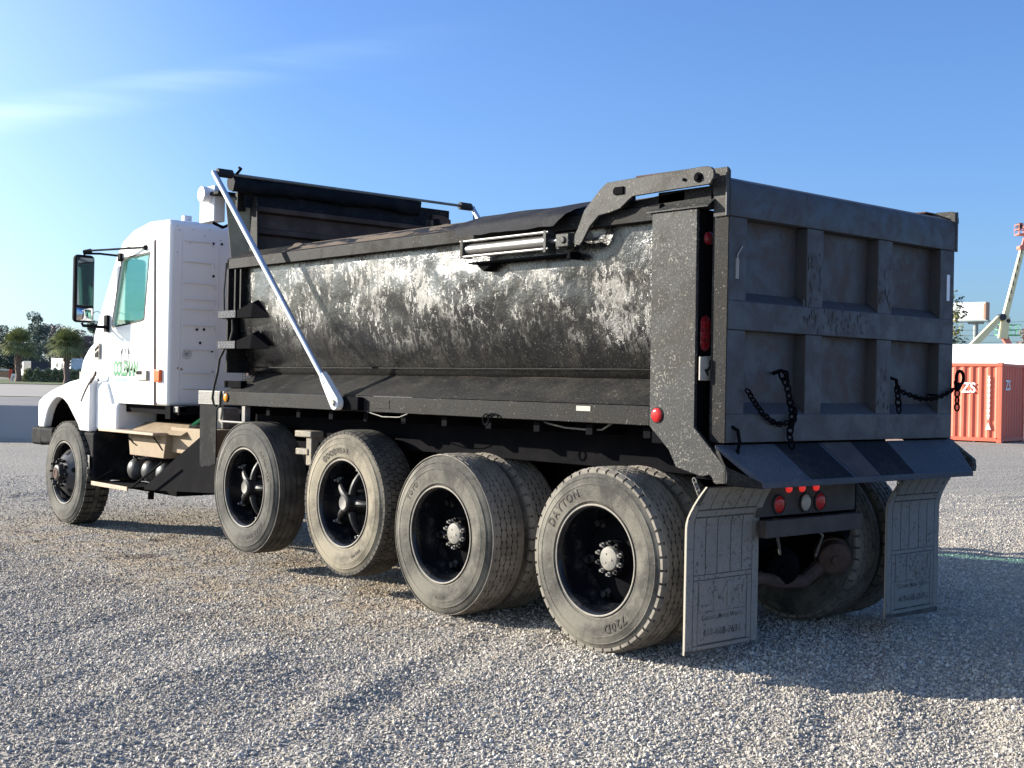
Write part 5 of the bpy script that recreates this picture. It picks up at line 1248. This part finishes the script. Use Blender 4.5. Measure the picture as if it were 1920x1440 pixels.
# leafy trees: tapered trunk, limbs, leaf cards through the crown volume
def tree(lat, D, h, cr, label, seed, leafm='leaf_mid', n=2600, ls=.22, clumps=14, base=.3, group='trees beyond the street', sq=1.):
    rnd = random.Random(seed); x_, y_, z_ = at(lat, D); t = thing('leafy_tree', label, 'tree', (x_, y_, z_), group)
    c = MB(); tr = .018*h+.06; c.tube([(0, 0, -.2), (.05*h*.1, 0, h*.3), (rnd.uniform(-.02, .02)*h, 0, h*.6), (0, 0, h*.92)], [tr, tr*.75, tr*.45, tr*.12], 8)
    cl = []
    for i in range(clumps):
        a = rnd.uniform(0, 2*pi); zz = rnd.uniform(base, .97)*h; f = sin(pi*min(1, max(.05, (zz/h-base)/(1-base)))**.8)*.6+.35
        rr = cr*f*rnd.uniform(.3, 1.); p = Vector((cos(a)*rr, sin(a)*rr, zz)); cl.append((p, cr*rnd.uniform(.25, .48)))
        z0 = max(h*.2, zz-rr*.8); c.tube([(0, 0, z0), (p.x*.5, p.y*.5, (z0+zz)/2+.03*h), tuple(p)], [tr*.35, tr*.2, tr*.06], 5)
    part('trunk', c, 'bark', t)
    c = MB()
    for i in range(n):
        p, r = cl[rnd.randrange(clumps)]
        while True:
            q = Vector((rnd.uniform(-1, 1), rnd.uniform(-1, 1), rnd.uniform(-1, 1)))
            if q.length < 1: break
        q = q.normalized()*q.length**.5; q = Vector((q.x, q.y, q.z*.7*sq)); ctr = p+q*r
        u = Vector((rnd.gauss(0, 1), rnd.gauss(0, 1), rnd.gauss(0, 1))).normalized(); v = u.orthogonal().normalized(); s_ = ls*rnd.uniform(.5, 1.3)
        c.add([ctr-u*s_, ctr+v*s_*.5, ctr+u*s_, ctr-v*s_*.5], [(0, 1, 2, 3)])
    part('crown', c, leafm, t, None)
G = 'trees beyond the street'
specs = [(-6, 215, 9.5, 5, 'leaf_dark', 'dark bushy tree at the far left edge, behind the barricade', 11, .1),
         (12, 235, 12.8, 4.5, 'leaf_mid', 'grey green tree peeping over the leftmost palm', 12, .2),
         (40, 205, 8.5, 5.5, 'leaf_dark', 'dark low tree in the gap between the two palms', 13, .05),
         (70, 215, 13.5, 3.6, 'leaf_mid', 'tall thin pine standing highest between the two palms', 14, .35),
         (92, 235, 12.0, 4.6, 'leaf_brown', 'reddish brown bare tree just left of the palm by the hood', 15, .4),
         (84, 200, 7.0, 4.2, 'leaf_mid', 'small green tree above the blue car', 16, .05),
         (112, 225, 10.0, 5.5, 'leaf_dark', 'dark tree behind the crown of the palm by the hood', 17, .1),
         (140, 220, 8.8, 4.8, 'leaf_brown', 'brown bush tree over the white camper', 18, .1),
         (160, 215, 10.0, 4.2, 'leaf_brown', 'brown tree between the camper and the truck hood', 19, .2),
         (176, 230, 12.6, 3.2, 'leaf_mid', 'green tree seen just under the truck mirror', 20, .4),
         (205, 225, 10.5, 5, 'leaf_dark', 'dark tree glimpsed behind the truck door window', 21, .1),
         (-30, 210, 9.5, 5, 'leaf_dark', 'dark tree just outside the left edge of the photo', 22, .1),
         (22, 195, 6.2, 5, 'leaf_dark', 'low dark bush tree behind the trunk of the leftmost palm', 23, .03)]
for px, D, h, cr, lm, lab, sd, bs in specs: tree(latpx(px, D), D, h*.79, cr*.85, lab, sd, lm, 2600, .24, 16, bs, G)
def bush(lat, D, h, r, label, seed, mt='leaf_hedge', grp='hedge bushes by the palms'):
    rnd = random.Random(seed); x_, y_, z_ = at(lat, D); t = thing('hedge_bush', label, 'bush', (x_, y_, z_), grp)
    c = MB(); c.tube([(0, 0, -.05), (0, 0, h*.5)], [.08, .03], 6)
    for a in range(5): c.tube([(0, 0, .1), (r*.5*cos(a*1.3), r*.5*sin(a*1.3), h*.7)], [.04, .01], 5)
    part('stem', c, 'bark', t); c = MB()
    for i in range(900):
        a = rnd.uniform(0, 2*pi); u = rnd.random()**.45; z = rnd.random(); p = Vector((cos(a)*r*u*(1-.35*z), sin(a)*r*u*(1-.35*z), .05+h*z*(1-.25*u)))
        q = Vector((rnd.gauss(0, 1), rnd.gauss(0, 1), rnd.gauss(0, 1))).normalized(); v = q.orthogonal().normalized(); s_ = rnd.uniform(.08, .2)
        c.add([p-q*s_, p+v*s_*.5, p+q*s_, p-v*s_*.5], [(0, 1, 2, 3)])
    part('foliage', c, mt, t, None)
hb = ['first hedge bush right of the leftmost palm', 'second hedge bush right of the leftmost palm', 'hedge bush in front of the boxy dark truck', 'hedge bush in front of the blue car roof', 'hedge bush just left of the trunk of the palm by the hood', 'hedge bush just right of the trunk of the palm by the hood', 'hedge bush touching the truck hood in the photo']
for px, lab in zip((54, 70, 86, 101, 114, 137, 150), hb): bush(latpx(px, 147), 147+random.uniform(-.5, .5), 1.75, .75, lab, px)
# vehicles far off behind the hedge
def simple_vehicle(name, label, cat, lat, D, build, rz=0):
    x_, y_, z_ = at(lat, D); t = thing(name, label, cat, (x_, y_, z_), rz=frame_rot()+rz); build(t)
def wheels_bg(t, xs, y, r):
    for x in xs:
        for yy in y:
            c = MB(); c.cyl((x, yy-.12, r), (x, yy+.12, r), r, 18); w_ = part('wheel', c, 'black_rubber', t); c = MB(); c.cyl((x, yy-.13, r), (x, yy+.13, r), r*.55, 14); o = part('rim', c, 'hub_grey', w_)
def b_camper(t):
    c = MB(); c.box(-2.6, 1.2, -1.2, 1.2, .55, 2.9); c.prism([(-2.6, .9), (-3.2, 1.4), (-3.2, 2.9), (-2.6, 2.9)], 'y', -1.2, 1.2); c.box(1.2, 3.4, -1.2, 1.2, .55, 2.75); part('body', c, 'trailer_white', t, bevel=.05)
    for x0, x1, z0, z1 in ((-1.6, -.7, 1.8, 2.3), (1.9, 2.6, 1.9, 2.45), (.2, .8, 1.7, 2.3)): c = MB(); c.box(x0, x1, -1.215, -1.203, z0, z1); part('window', c, 'car_dark', t)
    c = MB(); c.box(-2.6, 3.4, -1.21, -1.203, 1.15, 1.22); part('stripe', c, 'sign_grey', t)
    wheels_bg(t, (-.3, .6), (-1.1, 1.1), .4)
simple_vehicle('camper_trailer', 'white camper trailer parked behind the palm beside the truck hood', 'camper', latpx(131, 160), 160, b_camper, -RAD(50))
def b_sedan(t):
    c = MB(); c.prism([(-2.3, .45), (-2.35, .8), (-1.5, .95), (-.9, 1.4), (.5, 1.45), (1.4, 1.0), (2.25, .85), (2.3, .45)], 'y', -.88, .88); part('body', c, 'car_blue', t, bevel=.08)
    c = MB(); c.prism([(-1.3, .98), (-.85, 1.34), (.45, 1.38), (1.15, 1.0)], 'y', -.895, .895); part('window', c, 'car_dark', t)
    wheels_bg(t, (-1.45, 1.45), (-.8, .8), .34)
simple_vehicle('parked_car', 'blue grey sedan half hidden behind the hedge', 'car', latpx(92, 153), 153, b_sedan, -RAD(25))
def b_boxtruck(t):
    c = MB(); c.box(-.4, 2.3, -1.1, 1.1, .9, 2.45); part('cargo_box', c, 'car_dark', t); c = MB(); c.box(-.4, 2.3, -1.11, -1.101, .8, 1.0); part('side_band', c, 'sand_pale', t)
    c = MB(); c.prism([(-2.5, .5), (-2.5, 1.1), (-1.9, 1.3), (-1.6, 2.2), (-.45, 2.5), (-.45, .5)], 'y', -1.0, 1.0); part('cab', c, 'trailer_white', t, bevel=.06)
    c = MB(); c.box(-1.5, -.9, -1.02, -1.003, 1.4, 2.0); part('window', c, 'car_dark', t); wheels_bg(t, (-1.7, 1.5), (-.95, .95), .42)
simple_vehicle('box_truck', 'small truck with white cab and dark box behind the hedge', 'truck', latpx(62, 158), 158, b_boxtruck, -RAD(50))
def b_barricade(t):
    c = MB()
    for x in (-2.4, 1.25): c.box(x, x+.28, -.1, .1, 0, 1.45)
    part('post', c, 'barrier_orange', t); c = MB(); c.box(-4, 1.2, -.04, .04, 1.28, 1.42); part('top_rail', c, 'trailer_white', t); c = MB(); c.box(-4, 1.2, -.05, .05, .55, 1.2); part('panel', c, 'billboard_brown', t)
simple_vehicle('road_barricade', 'red post barricade with a white rail at the left edge', 'barricade', latpx(-2, 150), 150, b_barricade)
def b_post(t):
    c = MB(); c.prism([(-.45, 0), (-.25, .9), (.3, .95), (.45, 0), (.2, 0), (.1, .6), (-.05, .6), (-.15, 0)], 'y', -.3, .3); part('body', c, 'trailer_white', t, bevel=.05)
    c = MB(); c.box(.5, 2.2, -.3, .3, 0, .75); part('sand_bank', c, 'sand_pale', t, bevel=.2)
simple_vehicle('utility_pedestal', 'small white utility stand at the foot of the leftmost palm', 'utility box', latpx(27, 150), 150, b_post)

# --- right side: containers
cx0, cy0, cz0 = at(latpx(1879, 41), 41)
def container(loc, rz, label, full=True):
    t = thing('shipping_container', label, 'shipping container', loc, rz=rz); W_, L_, H = 2.44, 6.06, 2.59
    def wall(axis, l, off, sgn, z0=.16, z1=H-.12):
        m = MB(); pts = []; p = .278; n = int(l/p); d = .036; s0 = (l-n*p)/2
        pts.append((0, 0)); pts.append((s0, 0))
        for i in range(n): b = s0+i*p; pts += [(b+.072, 0), (b+.14, d), (b+.212, d), (b+p, 0)] if i < n else []
        pts.append((l, 0)); k_ = len(pts)
        if axis == 'x': P = lambda q, z: (q[0], off+sgn*q[1], z)
        else: P = lambda q, z: (off+sgn*q[1], q[0], z)
        m.add([P(q, z0) for q in pts]+[P(q, z1) for q in pts], [(i, i+1, i+1+k_, i+k_) for i in range(k_-1)]); return m
    part('side_wall', wall('y', L_, .02, 1), 'container_red', t, None); part('side_wall', wall('y', L_, W_-.02, -1), 'container_red', t, None)
    part('end_wall', wall('x', W_, .02, 1), 'container_red', t, None); part('end_wall', wall('x', W_, L_-.02, -1), 'container_red', t, None)
    for x in (0, W_-.12):
        for y in (0, L_-.12): c = MB(); c.box(x, x+.12, y, y+.12, .115, H-.12); part('corner_post', c, 'container_red', t, 35, .01)
    for x in (-.005, W_-.165+.005):
        for y in (-.005, L_-.165+.005):
            for z in (0, H-.118): c = MB(); c.box(x, x+.165, y, y+.165, z, z+.118); part('corner_casting', c, 'container_red', t, 35, .01)
    c = MB()
    for y0 in (.16, ): c.box(.0, .10, .16, L_-.16, .04, .16); c.box(W_-.10, W_, .16, L_-.16, .04, .16); c.box(.0, .08, .16, L_-.16, H-.12, H-.02); c.box(W_-.08, W_, .16, L_-.16, H-.12, H-.02); c.box(.16, W_-.16, 0, .10, .04, .16); c.box(.16, W_-.16, L_-.10, L_, .04, .16); c.box(.16, W_-.16, 0, .08, H-.12, H-.02); c.box(.16, W_-.16, L_-.08, L_, H-.12, H-.02)
    part('rail_frame', c, 'container_red', t, 35, .006)
    c = MB(); c.box(.06, W_-.06, .06, L_-.06, H-.06, H-.03); part('roof', c, 'container_red', t)
    c = MB(); c.box(.1, W_-.1, .1, L_-.1, .10, .13); part('floor', c, 'chassis_black', t)
    for y in (.9, 1.6): c = MB(); c.cyl((.05, y, .06), (.12, y, .06), .05, 8); part('foot_pad', c, 'container_mark', t)
    # stencilled letters
    v, f = text_geo('ZS', .46, .012)
    m = MB(); m.add([(-.003, 1.07-p[0]*.9, 1.62+p[1]) for p in v], f); part('lettering', m, 'container_mark', t, None)
    m = MB(); m.add([(.62+p[0]*1.0, -.003, 1.72+p[1]) for p in v], f); part('lettering', m, 'container_mark', t, None)
    c = MB()
    for i in range(26): z = .75+i*.055; w_ = .025+.012*((i*7) % 3); c.box(-.004, .0, .42-w_, .42+w_, z, z+.045)
    c.prism([(.33, .42), (.51, .42), (.42, .66)], 'x', -.004, .0); part('painted_stripe', c, 'container_mark', t)
    return t
# near corner at (cx0, cy0); long side runs away to the left
container((cx0, cy0, cz0-.006), frame_rot()+RAD(52)-0, 'orange red shipping container whose sunlit side faces the truck')
# the white trailer roof line behind it
x_, y_, z_ = at(latpx(1860, 62), 62)
t = thing('box_trailer', 'long plain white box trailer behind the red shipping container', 'trailer', (x_, y_, z_), rz=frame_rot()-RAD(38)); H_ = 4.02-z_
c = MB(); c.box(-9, 7, 0, 2.6, 1.1, H_); part('box', c, 'trailer_white', t, bevel=.04)
c = MB(); c.box(-9, 7, -.02, -.003, H_-.10, H_-.02); part('top_rail', c, 'container_mark', t)
c = MB(); c.box(-9, 7, .2, 2.4, .95, 1.095); part('chassis', c, 'chassis_black', t)
for x in (-8, -6.7, 5.6):
    for y in (.35, 2.2): c = MB(); c.cyl((x, y-.15, .5), (x, y+.15, .5), .5, 20); part('wheel', c, 'black_rubber', t)
# billboard
Db = 290; x_, y_, z_ = at(latpx(1812, Db), Db); s_ = Db/FPX
t = thing('billboard', 'blank white roadside billboard on a single steel pole', 'billboard', (x_, y_, z_), rz=frame_rot()-RAD(42))
zt = 1.561+(738-567)*s_-z_; zb = 1.561+(738-600)*s_-z_
c = MB(); c.box(-5.2, 4.3, -.9, -.6, zb, zt); part('face', c, 'billboard_white', t); c = MB(); c.box(4.3, 4.5, -.9, 1.2, zb, zt); c.box(3.9, 4.35, -.92, -.905, zb+.1, zt-.3); part('edge_panel', c, 'billboard_brown', t)
c = MB(); c.box(-5.4, 5.2, -1.6, 1.2, zb-.35, zb-.15); part('catwalk', c, 'steel_pole', t); c = MB(); c.cyl((1.9, 0, -.3), (1.9, 0, zb-.3), .55, 16); c.box(.2, 3.6, -.4, .4, zb-.9, zb-.35); part('pole', c, 'steel_pole', t)
# boom lifts
def beam(m, p, q, w0, w1=None):
    w1 = w1 or w0; p = Vector(p); q = Vector(q); d = (q-p).normalized(); a = Vector((0, 1, 0)); b = d.cross(a).normalized()
    vs = [p+a*x*w0/2+b*y*w0/2 for x, y in ((-1, -1), (1, -1), (1, 1), (-1, 1))]+[q+a*x*w1/2+b*y*w1/2 for x, y in ((-1, -1), (1, -1), (1, 1), (-1, 1))]
    m.hexa(vs); return m
def basket(t, c0, w, h, mt, seed=0):
    m = MB(); x, y, z = c0
    for dz in (0, h*.5, h):
        m.tube([(x-w/2, y-.4, z+dz), (x+w/2, y-.4, z+dz), (x+w/2, y+.4, z+dz), (x-w/2, y+.4, z+dz)], .028, 5, closed=True)
    for i in range(5):
        for yy in (-.4, .4): m.cyl((x-w/2+w*i/4, y+yy, z), (x-w/2+w*i/4, y+yy, z+h), .022, 5)
    m.box(x-w/2, x+w/2, y-.4, y+.4, z-.06, z); part('basket', m, mt, t)
    m = MB(); m.box(x-w/2, x-w/2+.25, y-.3, y+.1, z+.3, z+.7); part('control_box', m, 'car_dark', t)
Dl = 82; sl_ = Dl/FPX; x_, y_, z_ = at(latpx(1860, Dl), Dl)
def lp(px, py, dy=0.): return ((px-1860)*sl_, dy, 1.561+(738-py)*sl_-z_)
t = thing('boom_lift', 'cream articulated boom lift with orange tip rising above the trailer', 'boom lift', (x_, y_, z_), rz=frame_rot())
c = MB(); beam(c, lp(1815, 655), lp(1872, 594), .40, .36); part('lower_boom', c, 'boom_cream', t, bevel=.02)
c = MB(); beam(c, lp(1878, 633), lp(1884, 592), .50, .42); part('elbow_tower', c, 'boom_cream', t, bevel=.02)
c = MB(); beam(c, lp(1880, 600), lp(1911, 467), .34, .27); part('main_boom', c, 'boom_cream', t, bevel=.015)
c = MB(); beam(c, lp(1910, 470), lp(1918, 436), .20, .16); c.cyl(lp(1908, 462, -.3), lp(1908, 462, .3), .15, 12); part('telescoping_tip', c, 'boom_orange', t)
c = MB(); beam(c, lp(1881, 630), lp(1896, 655), .34); part('base_boom', c, 'boom_orange', t)
c = MB(); c.cyl(lp(1875, 593, -.3), lp(1875, 593, .3), .22, 16); c.cyl(lp(1886, 600, -.25), lp(1886, 600, .25), .13, 12); part('boom_pivot', c, 'car_dark', t)
c = MB()
for i in range(7):
    a = lp(1886+i*3.5, 560-i*15, -.20); c.box(a[0]-.05, a[0]+.05, a[1]-.06, a[1], a[2]-.12, a[2]+.12)
part('hose_clamp', c, 'hub_grey', t)
basket(t, (lp(1917, 437)[0], 0, lp(1917, 437)[2]), 1.1, .62, 'boom_orange')
c = MB(); c.box(-1.6, 2.4, -1.1, 1.1, .35, 1.5); part('chassis', c, 'boom_orange', t, bevel=.1)
for x in (-1.2, 2.0):
    for y in (-1.0, 1.0): c = MB(); c.cyl((x, y-.15, .45), (x, y+.15, .45), .45, 16); part('wheel', c, 'black_rubber', t)
t2 = thing('boom_lift', 'green basket of a second lift low behind the cream boom', 'boom lift', at(latpx(1888, 92), 92), rz=frame_rot())
sl2 = 92/FPX; zz = 1.561+(738-626)*sl2-at(latpx(1888, 92), 92)[2]
basket(t2, (0, 0, zz), 1.55, .72, 'basket_green'); c = MB(); beam(c, (.1, .6, zz), (1.8, .8, 1.2), .22); part('boom', c, 'basket_green', t2); c = MB(); c.box(.8, 3.6, -.2, 1.8, .3, 1.3); part('chassis', c, 'basket_green', t2)
# thin-topped trees at the right edge of the body
tree(latpx(1775, 150), 150, 13.4, 2.5, 'tall thin tree showing beside the billboard at the tailgate edge', 41, 'leaf_dark', 420, .28, 9, .75, 'trees behind the trailer')
tree(latpx(1778, 120), 120, 8.9, 1.9, 'yellow green sapling crossing the billboard', 42, 'leaf_yellow', 420, .20, 8, .72, 'trees behind the trailer')
tree(latpx(1787, 130), 130, 7.1, 2.0, 'small dark bushy tree just above the white trailer', 43, 'leaf_dark', 700, .22, 9, .5, 'trees behind the trailer')
tree(latpx(1925, 170), 170, 9.2, 2.2, 'olive tree at the right edge under the green basket', 44, 'leaf_brown', 900, .22, 9, .4, 'trees behind the trailer')
for i, py in enumerate((598, 612, 622, 634)):
    D = 240; s_ = D/FPX; pts = []
    for j in range(25):
        px = 1700+j*14; q = at(latpx(px, D+i), D+i); pts.append((q[0], q[1], 1.561+(738-py+.035*(px-1850))*s_-.9*(1-((j-12)/12)**2)*.6))
    c = MB(); c.tube(pts, .035, 4); o = obj('power_line', c, 'steel_pole'); tag(o, ['highest power line crossing the sky behind the boom lift', 'second highest power line behind the boom lift', 'third power line down behind the boom lift', 'lowest power line just above the white trailer'][i], 'power line', 'power lines behind the boom lift')
